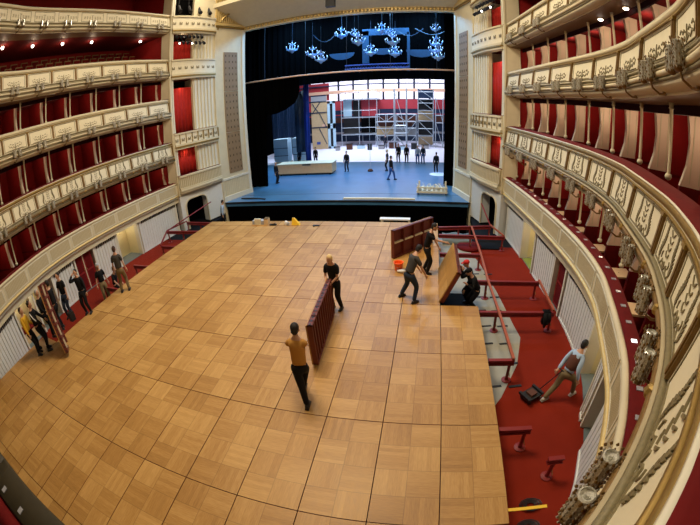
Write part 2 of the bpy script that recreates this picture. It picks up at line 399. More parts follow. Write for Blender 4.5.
for side, w in ((1, GR), (-1, GL)):
    for k in range(11 if side == 1 else 9):
        s0, s1 = BAYG[k], BAYG[k + 1]; mb = MB()
        cbox(mb, w, s0 + .1, s1 - .1, -.008, .02, zb + .12, Z5 - .17, 'lattice', 3)
        nn = 16
        for j in range(nn):
            x = s0 + .1 + (s1 - s0 - .2) * (j + .5) / nn; cbox(mb, w, x - .008, x + .008, -.016, .0, zb + .12, Z5 - .17, 'cream', 1)
        for a, b, c, d in ((s0 + .08, s1 - .08, zb + .09, zb + .12), (s0 + .08, s1 - .08, Z5 - .17, Z5 - .14)): cbox(mb, w, a, b, -.02, .02, c, d, 'cream_light', 3)
        for x in (s0 + .09, s1 - .09): cbox(mb, w, x - .015, x + .015, -.02, .02, zb + .1, Z5 - .15, 'cream_light', 1)
        mb.obj('lattice_panel', t)

# floors / soffits and the red back walls (structure)
DEP = 2.9
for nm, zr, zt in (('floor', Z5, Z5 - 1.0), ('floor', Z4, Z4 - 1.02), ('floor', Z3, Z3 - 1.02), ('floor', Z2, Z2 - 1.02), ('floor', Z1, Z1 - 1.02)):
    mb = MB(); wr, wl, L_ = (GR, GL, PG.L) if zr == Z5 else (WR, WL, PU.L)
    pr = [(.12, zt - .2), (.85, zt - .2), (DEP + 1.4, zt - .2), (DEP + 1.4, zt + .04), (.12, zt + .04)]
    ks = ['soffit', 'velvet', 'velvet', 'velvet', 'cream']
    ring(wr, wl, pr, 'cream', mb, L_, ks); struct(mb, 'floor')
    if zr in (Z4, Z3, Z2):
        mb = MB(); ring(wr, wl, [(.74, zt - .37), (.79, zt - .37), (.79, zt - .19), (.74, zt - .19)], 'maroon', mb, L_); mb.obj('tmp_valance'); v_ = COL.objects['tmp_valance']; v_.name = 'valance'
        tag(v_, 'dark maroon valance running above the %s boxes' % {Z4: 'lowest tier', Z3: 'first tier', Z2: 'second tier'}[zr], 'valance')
for side, w, nm in ((1, WR, 'wall_right'), (-1, WL, 'wall_left')):
    mb = MB()
    for z0, z1 in ((Z5 - 1.0, Z4 - 1.2), (Z4 - 1.0, Z3 - 1.2), (Z3 - 1.0, Z2 - 1.2)):
        sweep(mb, w, [(DEP - .35, z0), (DEP - .25, z0), (DEP - .25, z1), (DEP - .35, z1)], 0, PU.L, 'redwall', 40)
    sweep(mb, w, [(DEP + .8, Z2 - 1.0), (DEP + .9, Z2 - 1.0), (DEP + .9, Z1 + 2.6), (DEP + .8, Z1 + 2.6)], 0, PU.L, 'redwall', 40)
    struct(mb, nm)

# ------------------------------------------------------------------ box partitions
tn = {Z5: 'lowest', Z4: 'first', Z3: 'second'}
for zr, ztop in ((Z5, Z4 - 1.22), (Z4, Z3 - 1.22), (Z3, Z2 - 1.22)):
    z0 = zr - .98
    for side in (1, -1):
        w = (GR if side == 1 else GL) if zr == Z5 else (WR if side == 1 else WL)
        B = BAYG if zr == Z5 else BAYS
        nb = (11 if zr != Z3 else 10) if side == 1 else 9
        for k in range(0 if True else 1, nb):
            s = B[k]; b = w(s, .6, z0)
            t = thing('box_partition', 'partition of the %s tier boxes, %s side of hall, %s from the stage' % (tn[zr], 'right' if side == 1 else 'left', ORD[k]), 'partition', b, 0, 'partitions of the %s tier boxes' % tn[zr])
            t.location = (0, 0, 0)
            mb = MB()
            # slender colonnette with scroll foot
            base = w(s, .62, zr + .04); top = w(s, .56, ztop)
            mb.tube([base, base.lerp(top, .05), base.lerp(top, .5), base.lerp(top, .93), top], [.05, .036, .033, .036, .055], 'cream', 8)
            mb.ball(base + Vector((0, 0, .05)), (.075, .075, .07), 'cream', 8); mb.ball(base.lerp(top, .93), (.055, .055, .035), 'cream', 8)
            mb.obj('colonnette', t, True)
            mb = MB()
            # painted front part with a hollowed leading edge
            zs = [z0, zr - .02, zr + .35, zr + .75, ztop - .12, ztop]; oo = [.86, .88, .98, 1.00, .93, .84]
            th = .045; xo = 1.34 if side == 1 else 1.16; kd = 0 if side == 1 else .05
            for i in range(len(zs) - 1):
                mb.hexa([w(s - th, oo[i] + kd, zs[i]), w(s - th, xo, zs[i]), w(s + th, xo, zs[i]), w(s + th, oo[i] + kd, zs[i]),
                         w(s - th, oo[i + 1] + kd, zs[i + 1]), w(s - th, xo, zs[i + 1]), w(s + th, xo, zs[i + 1]), w(s + th, oo[i + 1] + kd, zs[i + 1])], 'pink' if i else 'velvet')
            for o_ in ((1.06, 1.28) if side == 1 else (1.12,)): cbox(mb, w, s + th, s + th + .012, o_, o_ + .025, zr + .05, ztop - .12, 'cream', 1)
            mb.obj('front_panel', t)
            mb = MB(); cbox(mb, w, s - .04, s + .04, xo, DEP - .35, z0, ztop, 'redwall', 1); cbox(mb, w, s - .05, s + .05, 1.34, DEP - .35, zr - .1, zr - .04, 'velvet', 1); mb.obj('red_panel', t)
            if zr == Z5 and side == 1 and 1 <= k <= 9:
                o = MB(); zz = 1.84
                sweep(o, w, [(.44, zz), (1.15, zz), (1.15, zz + .05), (.44, zz + .05)], s - .66, s - .16, 'wood', 3)
                sweep(o, w, [(.47, zz - .4), (1.12, zz - .4), (1.12, zz), (.47, zz)], s - .63, s - .19, 'doorred', 3)
                for a_ in (.8, 1.15): o.ball(w(s - .4, a_, zz + .05), (.015, .015, .01), 'bronze', 6)
                q = o.obj('box_cabinet'); tag(q, 'red cabinet with pale wooden top inside a lowest right-hand box, %s from the stage' % ORD[k - 1], 'cabinet', 'cabinets in the lowest right boxes')

# ------------------------------------------------------------------ sconces on the parapets
def make_sconce():
    t = thing('wall_sconce', 'x', 'lamp')
    a = MB(); a.tube([(0, .10, -.16), (0, -.02, -.17), (0, -.14, -.10), (0, -.2, .04)], [.022, .02, .018, .018], 'bronze', 6)
    a.tube([(-.165, -.24, .0), (0, -.19, .03), (.165, -.24, .0)], .014, 'bronze', 6); a.ball((0, .06, -.12), (.05, .03, .06), 'bronze', 8)
    for x in (-.165, .165): a.lathe([(.02, -.07), (.055, -.05), (.075, -.01), (.03, .0)], 'bronze', 10, c=(x, -.24, .02))
    a.obj('bracket', t, True)
    for x in (-.165, .165):
        g = MB(); g.lathe([(.04, .0), (.058, .03), (.062, .3), (.05, .31), (.048, .29), (.02, .28), (.015, .31), (.0, .31)], 'glass', 12, c=(x, -.24, .0))
        sh = g.obj('crystal_shade', t, False)
        r = MB()
        for q in range(12):
            an = 2 * PI * q / 12; px, py = x + .075 * math.cos(an), -.24 + .075 * math.sin(an)
            for j in range(7): r.ball((px, py, .0 + j * .047), (.012, .012, .024), 'bronze' if (j + q) % 3 == 0 else 'glass', 5)
            r.ball((x + .088 * math.cos(an), -.24 + .088 * math.sin(an), .32), (.014, .014, .02), 'bronze', 5)
        r.obj('crystal_fringe', sh, True)
    remember(t); return t
proto = make_sconce(); used = False
rown = {Z4: 'first tier', Z3: 'second tier', Z2: 'balcony', Z1: 'gallery'}
for zr in (Z4, Z3, Z2, Z1):
    for side in (1, -1):
        w = WR if side == 1 else WL
        nb = {(Z4, 1): 11, (Z3, 1): 9, (Z2, 1): 3, (Z1, 1): 0}.get((zr, side), 8)
        for k in range(nb):
            s = (BAYS[k] + BAYS[k + 1]) / 2
            p = w(s + .06, 0, zr - (1.22 if (zr == Z4 and side == 1) else 1.05)); q = w(s, 1, 0); q2 = w(s, 0, 0); n = (q - q2); rz = math.atan2(n.y, n.x) - PI / 2
            lab = 'twin crystal sconce, %s parapet, %s side, %s from the stage' % (rown[zr], 'right' if side == 1 else 'left', ORD[k])
            g = 'crystal sconces along the parapets'
            if not used: proto.location = p; proto.rotation_euler = (0, 0, rz); tag(proto, lab, 'lamp', g); used = True
            else: dup(proto, p, rz, lab, g)

# small subtitle displays let into the lowest velvet rail
def make_disp(on):
    a = MB(); a.box(-.045, .045, -.055, .055, 0, .012, 'screen_on' if on else 'screen_off'); return a
sd = PG.of_y(11.6); n = 0; me = {}
while sd < PG.L - .1:
    oo_ = .22 if sd < PG.L - 4.5 else .34; p = GR(sd, oo_, Z5 + .041); q = GR(sd + .1, oo_, Z5 + .041); rz = math.atan2(q.y - p.y, q.x - p.x)
    on = n in (21,)
    if on not in me: o = make_disp(on).obj('subtitle_display'); me[on] = o
    else: o = me[on].copy(); COL.objects.link(o)
    o.location = p; o.rotation_euler = (0, 0, rz)
    near = 'rear curve' if p.y < -2.9 else 'right-hand side'
    tag(o, ('white lit' if on else 'grey') + ' display in the lowest red rail, %s, %s' % (near, 'the only one lit' if on else '%d from the stage end' % (n + 1)), 'display', 'displays in the lowest rail')
    sd += .575; n += 1

# ------------------------------------------------------------------ ground wall with slatted panels
def slat_panel(w, y0, y1, label, z1=1.14, vent=True, o=.25, path=PG):
    s0, s1 = path.of_y(y0), path.of_y(y1); z0 = -.8
    t = thing('slatted_wall_panel', label, 'wall panel', group='white slatted panels below the boxes')
    mb = MB(); cbox(mb, w, s0, s1, o + .02, o + .07, z0, z1, 'lattice', 4)
    n = max(2, int(round((s1 - s0) / .19)))
    for j in range(n):
        a = s0 + (s1 - s0) * j / n; b = s0 + (s1 - s0) * (j + 1) / n - .032; cbox(mb, w, a, b, o - .01, o + .03, z0 + .08, z1, 'white', 1)
    cbox(mb, w, s0, s1, o - .03, o + .03, z0, z0 + .08, 'white', 4); mb.obj('slats', t)
    if vent:
        mb = MB(); m = int((s1 - s0 - .2) / .13)
        for j in range(m):
            a = s0 + .12 + j * .13; cbox(mb, w, a, a + .09, o - .035, o, z1 - .33, z1 - .19, 'vent', 1)
        mb.obj('vent', t)
    return t
def jamb(mb, w, y, o=.2, wd=.09, z1=1.2, key='cream_light', d=.35):
    s = PG.of_y(y); cbox(mb, w, s - wd / 2, s + wd / 2, o, o + d, -.8, z1, key, 1)
slat_panel(GR, 12.2, 9.72, 'white slatted panel between the right arched doorway and the pale yellow opening')
slat_panel(GR, 8.1, 6.2, 'white slatted panel between the pale yellow opening and the red door on the right')
slat_panel(GR, 4.95, 2.3, 'white slatted panel just beyond the man pulling the dolly')
slat_panel(GR, .85, .5, 'narrow slatted strip between the two openings beside the dolly man', vent=False, o=.2)
slat_panel(GR, -.35, -3.2, 'slatted panel nearest the camera at lower right, beneath the crystal sconces', vent=False, o=.2)
slat_panel(GL, 12.2, 8.88, 'white slatted panel nearest the stage on the left wall')
slat_panel(GL, 7.15, 5.45, 'white slatted panel behind the standing grey-shirted worker on the left')
slat_panel(GL, 3.98, 2.42, 'white slatted panel between the red doors and the lit doorway on the left')
slat_panel(GL, -.45, -2.6, 'white slatted panel at the far left edge of the picture', vent=True)
for w, nm, ys, ops in ((GR, 'wall_right', (9.66, 8.16, 6.1, 5.0, 2.24, .92, .44, -.3), ((9.7, 8.12), (6.15, 4.98), (2.28, .87), (.48, -.33))),
                       (GL, 'wall_left', (8.82, 7.2, 5.4, 4.02, 2.36, 1.55, .9, -.4), ((8.86, 7.17), (5.43, 4.0), (2.4, 1.5), (1.5, -.43)))):
    mb = MB()
    for y in ys: jamb(mb, w, y)
    sweep(mb, w, [(.22, 1.14), (.6, 1.14), (.6, 1.36), (.22, 1.36)], 0, PG.L, 'cream_light', 50)
    # niches and corridors behind the openings
    pal = 'paleyellow'
    sweep(mb, w, [(1.5, -.8), (1.6, -.8), (1.6, 1.3), (1.5, 1.3)], 0, PG.L - 2, 'paleyellow' , 40)
    for a, b in ops:
        for y in (a, b):
            s = PG.of_y(y); cbox(mb, w, s - .03, s + .03, .3, 1.55, -.8, 1.2, pal, 1)
    struct(mb, nm)
    mb = MB(); 
    sweep(mb, w, [(.29, -.81), (3.2, -.81), (3.2, -.79), (.29, -.79)], 0, PG.L, 'greyblue', 40); struct(mb, 'floor')
# green patch of carpet in the pale opening
mb = MB(); s0, s1 = PG.of_y(9.6), PG.of_y(8.25); cbox(mb, GR, s0, s1, .3, 1.4, -.785, -.775, 'green', 3); tag(mb.obj('door_mat'), 'olive green mat in the pale yellow opening on the right', 'mat')
# red doors
def red_door(w, y0, y1, label, n=1, o=.34):
    s0, s1 = PG.of_y(y0), PG.of_y(y1); t = thing('door', label, 'door')
    for j in range(n):
        a = s0 + (s1 - s0) * j / n + .02; b = s0 + (s1 - s0) * (j + 1) / n - .02
        mb = MB(); cbox(mb, w, a, b, o, o + .05, -.78, 1.12, 'doorred', 2)
        for z0, z1 in ((-.65, .05), (.15, 1.0)): cbox(mb, w, a + .09, b - .09, o - .012, o, z0, z1, 'velvet', 2)
        lf = mb.obj('door_leaf', t); h = MB(); h.ball(w(b - .07 if j == 0 else a + .07, o - .04, .2), .025, 'gold', 8); h.obj('handle', lf, True)
    if n == 2:
        mb = MB(); m = (s0 + s1) / 2; cbox(mb, w, m - .025, m + .025, o - .03, o + .05, -.78, 1.12, 'cream', 1); mb.obj('centre_post', t)
red_door(GR, 5.98, 5.1, 'dark red door in the right-hand wall under the boxes')
red_door(GL, 5.3, 4.1, 'pair of dark red doors behind the workers on the left', 2)
red_door(GL, 2.25, 1.75, 'dark red door leaf beside the lit doorway on the left', 1, .8)

# ------------------------------------------------------------------ proscenium towers, splays
A0, A1, B1 = Vector((8.95, 12.35)), Vector((7.88, 15.75)), Vector((7.02, 18.4))
def seg(side, P, Q):
    d = (Q - P); L = d.length; d.normalize(); n = Vector((d.y, -d.x))
    if n.x < 0: n = -n
    def w(u, o, z):
        q = P + d * u + n * o
        return Vector((q.x * side, q.y, z))
    return w, L
def sbox(mb, w, u0, u1, o0, o1, z0, z1, key):
    mb.hexa([w(u0, o0, z0), w(u1, o0, z0), w(u1, o1, z0), w(u0, o1, z0), w(u0, o0, z1), w(u1, o0, z1), w(u1, o1, z1), w(u0, o1, z1)], key)
for side, sn in ((1, 'right'), (-1, 'left')):
    w, L = seg(side, A0, A1); U0, U1 = .30, 1.78
    mb = MB()
    def wall(u0, u1, z0, z1, key='cream', o=0, d=.2): sbox(mb, w, u0, u1, o, o + d, z0, z1, key)
    TOP = 14.5
    wall(0, U0, 1.3, TOP); wall(U1, L, 1.3, TOP)
    wall(U0, U1, 8.45, 8.75); wall(U0, U1, 11.4, 12.1); wall(U0, U1, 4.15, 4.45); wall(U0, U1, 1.3, 1.75)
    # reeded pilasters
    for u in (.04, .17): sbox(mb, w, u, u + .09, -.05, 0, 2.6, TOP, 'cream_light')
    for j in range(6):
        u = U1 + .12 + j * .27; sbox(mb, w, u, u + .14, -.04, 0, 2.6, 8.6, 'cream_light'); sbox(mb, w, u, u + .14, -.04, 0, 9.6, 11.6, 'cream_light')
    # arched doorway at stalls level
    zt = 1.36; a0, a1 = .38, 2.12; rr = .42; za = 1.02
    sbox(mb, w, 0, a0, 0, .5, -.8, zt, 'white'); sbox(mb, w, a1, L, 0, .5, -.8, zt, 'white')
    arc = [(a0 + rr - rr * math.cos(t_ * PI / 2 / 6), za - rr + rr * math.sin(t_ * PI / 2 / 6)) for t_ in range(7)] + [(a1 - rr + rr * math.sin(t_ * PI / 2 / 6), za - rr + rr * math.cos(t_ * PI / 2 / 6)) for t_ in range(7)]
    for (ua, za_), (ub, zb_) in zip(arc[:-1], arc[1:]):
        mb.hexa([w(ua, 0, za_), w(ub, 0, zb_), w(ub, .5, zb_), w(ua, .5, za_), w(ua, 0, zt), w(ub, 0, zt), w(ub, .5, zt), w(ua, .5, zt)], 'white')
    struct(mb, 'wall_' + sn)
    mb = MB(); pts = [(a0, -.8)] + arc + [(a1, -.8)]
    mb.tube([w(u, -.02, z) for u, z in pts], .045, 'cream', 6); struct(mb, 'trim_1' if side == 1 else 'trim_2')
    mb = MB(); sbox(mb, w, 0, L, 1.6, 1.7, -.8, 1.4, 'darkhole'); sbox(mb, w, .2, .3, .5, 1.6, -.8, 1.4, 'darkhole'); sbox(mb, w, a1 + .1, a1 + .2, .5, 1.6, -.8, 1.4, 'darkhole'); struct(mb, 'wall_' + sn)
    # the room behind the openings
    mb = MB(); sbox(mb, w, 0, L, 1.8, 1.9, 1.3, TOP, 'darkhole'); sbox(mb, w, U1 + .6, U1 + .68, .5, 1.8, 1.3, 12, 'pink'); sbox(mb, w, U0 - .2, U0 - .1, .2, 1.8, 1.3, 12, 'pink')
    for z in (1.35, 4.2, 8.5, 11.5): sbox(mb, w, 0, L, .45, 1.8, z, z + .15, 'velvet')
    struct(mb, 'wall_' + sn)
    # red cloth in each opening
    for (z0, z1, nm) in ((2.5, 4.1, 'lowest'), (5.05, 7.9, 'tall middle'), (9.4, 10.9, 'upper')):
        mb = MB(); nseg = 28; k0 = len(mb.v)
        for i in range(nseg + 1):
            u = U0 - .09 + (U1 - U0 + .4) * i / nseg; o = .30 + .03 * math.sin(i * 1.5)
            for z in (z0, z1): mb.v.append(tuple(w(u, o + (.02 if z == z0 else 0), z)))
            for z in (z1, z0): mb.v.append(tuple(w(u, o + .03, z)))
        for i in range(nseg):
            for j in range(4):
                a = k0 + i * 4 + j; b = k0 + i * 4 + (j + 1) % 4; mb.f.append((a, b, b + 4, a + 4)); mb.mi.append(mb.m('redcloth'))
        o = mb.obj('red_curtain', None, True); tag(o, 'red curtain hanging in the %s opening of the %s proscenium tower' % (nm, sn), 'curtain', 'curtains in the proscenium towers')
    # bowed parapets of the tower boxes
    for z0, z1, nm, mo in ((1.72, 2.55, 'lattice', 'lowest'), (4.35, 5.12, 'orn', 'first tier'), (8.62, 9.62, 'plain', 'balcony'), (11.55, 12.5, 'plain', 'gallery')):
        t = thing('box_parapet', 'cream %s parapet of the %s proscenium tower' % (mo, sn), 'parapet')
        mb = MB(); n_ = 10
        bow = lambda u: -.12 - .16 * math.sin(PI * min(1, max(0, u / L)))
        for i in range(n_):
            ua, ub = .1 + (L - .1) * i / n_, .1 + (L - .1) * (i + 1) / n_; oa, ob = bow(ua), bow(ub)
            def piece(zA, zB, e, key): mb.hexa([w(ua, oa - e, zA), w(ub, ob - e, zA), w(ub, .12, zA), w(ua, .12, zA), w(ua, oa - e, zB), w(ub, ob - e, zB), w(ub, .12, zB), w(ua, .12, zB)], key)
            piece(z0, z1 - .08, 0, 'lattice' if nm == 'lattice' else 'panelfill'); piece(z1 - .1, z1, .06, 'cream'); piece(z0 - .02, z0 + .1, .05, 'cream'); piece(z0 - .1, z0 - .02, .09, 'gold' if nm != 'lattice' else 'cream')
            piece(z0 - .22, z0 - .1, .03, 'cream')
        mb.obj('parapet_body', t)
        mb = MB()
        for j in range(8 if nm != 'lattice' else 26):
            cnt = 8 if nm != 'lattice' else 26; u = L * (j + .5) / cnt; o = bow(u)
            if nm == 'lattice': sbox(mb, w, u - .02, u + .02, o - .015, o, z0 + .12, z1 - .12, 'cream')
            else:
                zc = (z0 + z1) / 2
                sbox(mb, w, u - .09, u + .09, o - .02, o, zc - .13, zc - .09, 'relief'); sbox(mb, w, u - .1, u - .05, o - .02, o, zc - .1, zc + .04, 'relief'); sbox(mb, w, u + .05, u + .1, o - .02, o, zc - .1, zc + .04, 'relief'); sbox(mb, w, u - .02, u + .02, o - .02, o, zc - .12, zc - .02, 'relief')
                if nm == 'orn': sbox(mb, w, u + L / 16 - .03, u + L / 16 + .03, bow(u) - .04, o, z0 + .1, z1 - .1, 'gold')
        mb.obj('relief_ornament', t)
        mb = MB(); sbox(mb, w, .05, L - .05, -.05, .16, z1, z1 + .03, 'velvet'); mb.obj('velvet_rail', t)
    # stage lighting cluster in the upper opening
    t = thing('stage_light_cluster', 'dense rack of small black spotlights under the gallery parapet of the %s tower' % sn, 'stage lights')
    for r_ in range(2):
        for j in range(7):
            mb = MB(); u = .35 + j * .32 + r_ * .12; z = 11.15 - r_ * .42; c = w(u, -.22 - .1 * r_, z); c2 = w(u - .05, -.42 - .1 * r_, z - .16)
            mb.tube([w(u, -.15, z + .22), c], .012, 'blackgloss', 5); mb.tube([c, c.lerp(c2, .5), c2], [.07, .085, .1], 'blackgloss', 8)
            l = mb.obj('spotlight', t)
            if (j, r_) in ((0, 1), (3, 1)):
                b = MB(); b.ball(c2, .06, 'bulb', 8); b.obj('lit_lens', l)
    mb = MB(); mb.tube([w(.1, -.15, 11.38), w(L, -.15, 11.38)], .025, 'blackgloss', 6); mb.obj('hanging_bar', t)
    for j in range(4):
        mb = MB(); u = .6 + j * .8; c = w(u, .1, 13.3); mb.tube([c, w(u, -.05, 12.95), w(u - .08, -.3, 12.75)], [.09, .12, .13], 'blackgloss', 8); mb.tube([c, c + Vector((0, 0, .8))], .02, 'blackgloss', 5)
        tag(mb.obj('spotlight', None), 'black spotlight above the %s gallery parapet, %s from the hall side' % (sn, ORD[j]), 'stage light', 'spotlights above the tower parapets')
    # splay wall with perforated sheet
    w, L = seg(side, A1, B1); mb = MB()
    sbox(mb, w, 0, L, 0, .5, -1.5, 14.5, 'cream'); sbox(mb, w, 0, .14, -.06, 0, 0, 12.2, 'cream'); sbox(mb, w, L - .26, L, -.05, 0, 0, 11.8, 'cream_light'); sbox(mb, w, 0, L, -.1, 0, -.05, .28, 'cream_light')
    for j in range(14): sbox(mb, w, .2 + j * .17, .3 + j * .17, -.02, 0, .35, 1.35, 'cream')
    sbox(mb, w, 0, L, -.06, 0, 1.36, 1.5, 'cream_light')
    sbox(mb, w, -.05, L, -.16, 0, 12.0, 12.2, 'goldlight'); sbox(mb, w, -.05, L, -.1, 0, 11.86, 12.0, 'gold')
    for j in range(16): sbox(mb, w, .02 + j * .175, .12 + j * .175, -.12, 0, 12.25, 14.4, 'goldlight')
    struct(mb, 'wall_' + sn)
    t = thing('perforated_panel', 'tall taupe perforated loudspeaker panel on the %s splay beside the stage' % sn, 'panel')
    for i in range(3):
        mb = MB(); z0 = 1.75 + i * 2.8; sbox(mb, w, .84, 2.08, -.035, 0, z0, z0 + 2.76, 'perf')
        for a in range(4):
            for b in range(6):
                u = 1.0 + a * .31; z = z0 + .3 + b * .44; sbox(mb, w, u - .02, u + .02, -.045, -.03, z - .07, z + .07, 'darkhole')
        mb.obj('perforated_sheet', t)
# header and gilded arch
mb = MB(); mb.box(-7.6, 7.6, 18.4, 19.0, 11.85, 15.5, 'cream')
mb.hexa([(-8.4, 15.6, 13.3), (8.4, 15.6, 13.3), (7.1, 18.4, 11.95), (-7.1, 18.4, 11.95), (-8.4, 15.6, 13.6), (8.4, 15.6, 13.6), (7.1, 18.4, 12.4), (-7.1, 18.4, 12.4)], 'cream')
struct(mb, 'ceiling')
mb = MB()
for j in range(60):
    x = -6.95 + j * .2356; mb.ball((x, 18.3, 11.93), (.1, .08, .12), 'goldlight', 6)
mb.box(-7.1, 7.1, 18.2, 18.42, 12.02, 12.14, 'gold'); mb.box(-7.1, 7.1, 18.25, 18.42, 11.74, 11.82, 'cream'); struct(mb, 'trim_3')
for side in (1, -1):
    mb = MB(); P = []
    for i in range(13):
        a = PI / 2 * i / 12; P.append((side * (8.1 - 1.5 * (1 - math.cos(a))), 15.9 + 1.4 * (1 - math.cos(a)), 11.9 + 1.5 * math.sin(a)))
    P.append((side * 3.0, 17.4, 13.35))
    mb.tube(P, .11, 'goldlight', 8); mb.tube([(p[0] - side * .28, p[1] + .15, p[2] - .2) for p in P], .07, 'gold', 8)
    for i in range(40):
        k = i / 39 * 12; a = P[int(k)] if int(k) < 13 else P[12]; b = P[min(int(k) + 1, 12)]; f = k - int(k)
        mb.ball([a[j] + (b[j] - a[j]) * f for j in range(3)], (.15, .12, .06), 'gold', 6)
    struct(mb, 'trim_4' if side == 1 else 'trim_5')
# ceiling and outer shell
mb = MB(); mb.box(-14, 14, -10, 18.9, 15.6, 15.8, 'cream'); struct(mb, 'ceiling')
mb = MB(); mb.box(-14, 14, -10.2, -10, -1, 15.8, 'redwall'); struct(mb, 'wall_back')
for sx, nm in ((14, 'wall_right'), (-14.2, 'wall_left')):
    mb = MB(); mb.box(sx, sx + .2, -10, 18.9, -1, 15.8, 'redwall'); struct(mb, nm)
for sx, nm in ((8.95, 'wall_right'), (-14.1, 'wall_left')):
    mb = MB(); mb.box(sx + (.3 if sx > 0 else 0), sx + 5.0 + (.15 if sx > 0 else -.1), 12.45, 12.6, 1.2, 15.6, 'redwall'); mb.box(*((8.95, 9.65) if sx > 0 else (-9.65, -8.95)), 12.38, 12.45, 1.2, 15.6, 'cream'); struct(mb, nm)
# loudspeaker box and little lights on the header
mb = MB(); mb.box(-.55, .0, 16.4, 16.7, 11.9, 12.4, 'blackgloss'); mb.tube([(-.28, 16.55, 12.38), (-.28, 16.55, 12.75)], .02, 'blackgloss', 5); tag(mb.obj('loudspeaker'), 'black loudspeaker hung at the top centre of the proscenium', 'loudspeaker')
for j in range(3):
    mb = MB(); x = -6.6 + j * .75; mb.tube([(x, 17.0, 13.6), (x, 17.0, 13.25), (x + .05, 17.3, 13.0)], [.03, .1, .13], 'blackgloss', 8)
    tag(mb.obj('spotlight'), 'small black spotlight at the top left of the proscenium arch, %s from the left' % ORD[j], 'stage light', 'spotlights at the arch')
# ------------------------------------------------------------------ open balcony on the left : seats and bulbs
def seat():
    t = thing('theatre_chair', 'red plush seat in the dim rows behind the left balcony parapet', 'chair', group='seats of the open balcony')
    mb = MB(); mb.box(-.22, .22, -.2, .2, .38, .46, 'velvet'); mb.obj('seat_cushion', t)
    mb = MB(); mb.box(-.23, .23, .18, .25, .4, .95, 'bronze'); mb.box(-.2, .2, .14, .18, .46, .88, 'velvet'); mb.obj('backrest', t)
    remember(t); return t
sp = seat(); first = True
for row in range(3):
    s = .9
    while s < 13.6:
        o_ = 1.7 + row * .72; z = Z2 - .40 + row * .42
        p = WL(s, o_, z); a = WL(s, 0, 0); b = WL(s, 1, 0); n = (b - a); rz = math.atan2(n.y, n.x) - PI / 2
        if first: sp.location = p; sp.rotation_euler = (0, 0, rz); first = False
        else: dup(sp, p, rz)
        s += .62
for row in range(3):
    mb = MB(); sweep(mb, WL, [(1.38 + row * .72, Z2 - .98), (DEP + .8, Z2 - .98), (DEP + .8, Z2 - .40 + row * .42), (1.38 + row * .72, Z2 - .40 + row * .42)], 0, 14.5, 'velvet', 30); struct(mb, 'floor')
for i, (x, y) in enumerate(((-10.76, 1.53), (-11.08, 3.57), (-11.09, 5.59), (-10.97, 7.63), (-10.64, 11.4))):
    mb = MB(); mb.ball((0, 0, -.08), .085, 'bulb', 10); t = thing('ceiling_lamp', 'small lit bulb under the gallery soffit on the left, %s from the stage' % ORD[4 - i], 'lamp', (x, y, 11.40), 0, 'bulbs under the left gallery')
    mb.obj('bulb', t, True); mb = MB(); mb.lathe([(.05, 0), (.09, -.01), (.07, -.04)][::-1], 'gold', 10); mb.obj('lamp_base', t)
for k in (4, 5, 6, 7):
    s = (BAYS[k] + BAYS[k + 1]) / 2; p = WR(s, .60, Z2 - 1.25)
    t = thing('ceiling_lamp', 'lit round lamp on the ceiling of a second tier right-hand box, %s from the stage' % ORD[k], 'lamp', p, 0, 'lamps in the second tier right boxes')
    mb = MB(); mb.ball((0, 0, -.02), (.08, .08, .04), 'bulb', 10); mb.obj('diffuser', t, True); mb = MB(); mb.lathe([(.07, -.01), (.1, 0), (.1, .015)], 'gold', 10); mb.obj('lamp_base', t)
# ------------------------------------------------------------------ stalls floor
mb = MB(); mb.box(-13.8, 13.8, -9.8, 10.9, -1.0, -.81, 'carpet')
P = []; struct(mb, 'floor')
mb = MB()
G1 = [(5.2, 12.3), (6.7, 11.5), (7.2, 10.9), (7.65, 9.0), (8.0, 6.65), (8.22, 4.65), (8.32, 3.95), (8.0, 2.75), (7.4, 1.53), (7.0, .95), (6.2, .6), (5.2, .6)]
mb.poly([(x, y, -.80) for x, y in G1] + [(x, y, -.82) for x, y in G1], 'concrete', [tuple(range(12)), tuple(range(12, 24))[::-1]] + [(i, (i + 1) % 12, 12 + (i + 1) % 12, 12 + i) for i in range(12)]); struct(mb, 'floor')
mb = MB(); G2 = [(-7.6, 7.6), (-7.0, 7.8), (-5.6, 7.8), (-5.6, 1.5), (-7.7, 1.5), (-7.9, 3.0), (-7.8, 5.5)]
mb.poly([(x, y, -.80) for x, y in G2] + [(x, y, -.82) for x, y in G2], 'concrete', [tuple(range(7)), tuple(range(7, 14))[::-1]] + [(i, (i + 1) % 7, 7 + (i + 1) % 7, 7 + i) for i in range(7)]); struct(mb, 'floor')
# slots in the screed : small dark fittings
k = 0; slot = None
for r_ in range(8):
    for c_ in range(2):
        x, y = 7.28 + c_ * .52 + .06 * (r_ % 2), 1.9 + r_ * .88
        if x > 7.95 and (y > 5.5 or y < 2.8): continue
        if slot is None: mb = MB(); mb.box(-.17, .17, -.035, .035, 0, .012, 'blackgloss'); slot = mb.obj('floor_vent'); o = slot
        else: o = slot.copy(); COL.objects.link(o)
        o.location = (x, y, -.80); o.rotation_euler = (0, 0, .12)
        tag(o, 'black slot in grey screed, %s row from the near end, %s' % (ORD[r_], 'beside the parquet' if c_ == 0 else 'nearer the carpet'), 'floor vent', 'slots in the grey screed'); k += 1
mb = MB(); mb.box(5.95, 6.95, 4.5, 6.5, -.80, -.79, 'darkfloor'); tag(mb.obj('floor_mat_or_shade'), 'painted shade on the floor inside the opening under the tilted panel', 'mat')  # dark patch painted in for the shade in the hole under the panel
mb = MB(); mb.box(7.85, 8.75, 10.55, 12.1, -.8, -.74, 'darkfloor'); tag(mb.obj('floor_mat_or_shade'), 'black mat on the floor by the right arched doorway', 'mat')
mb = MB()
nn = 9
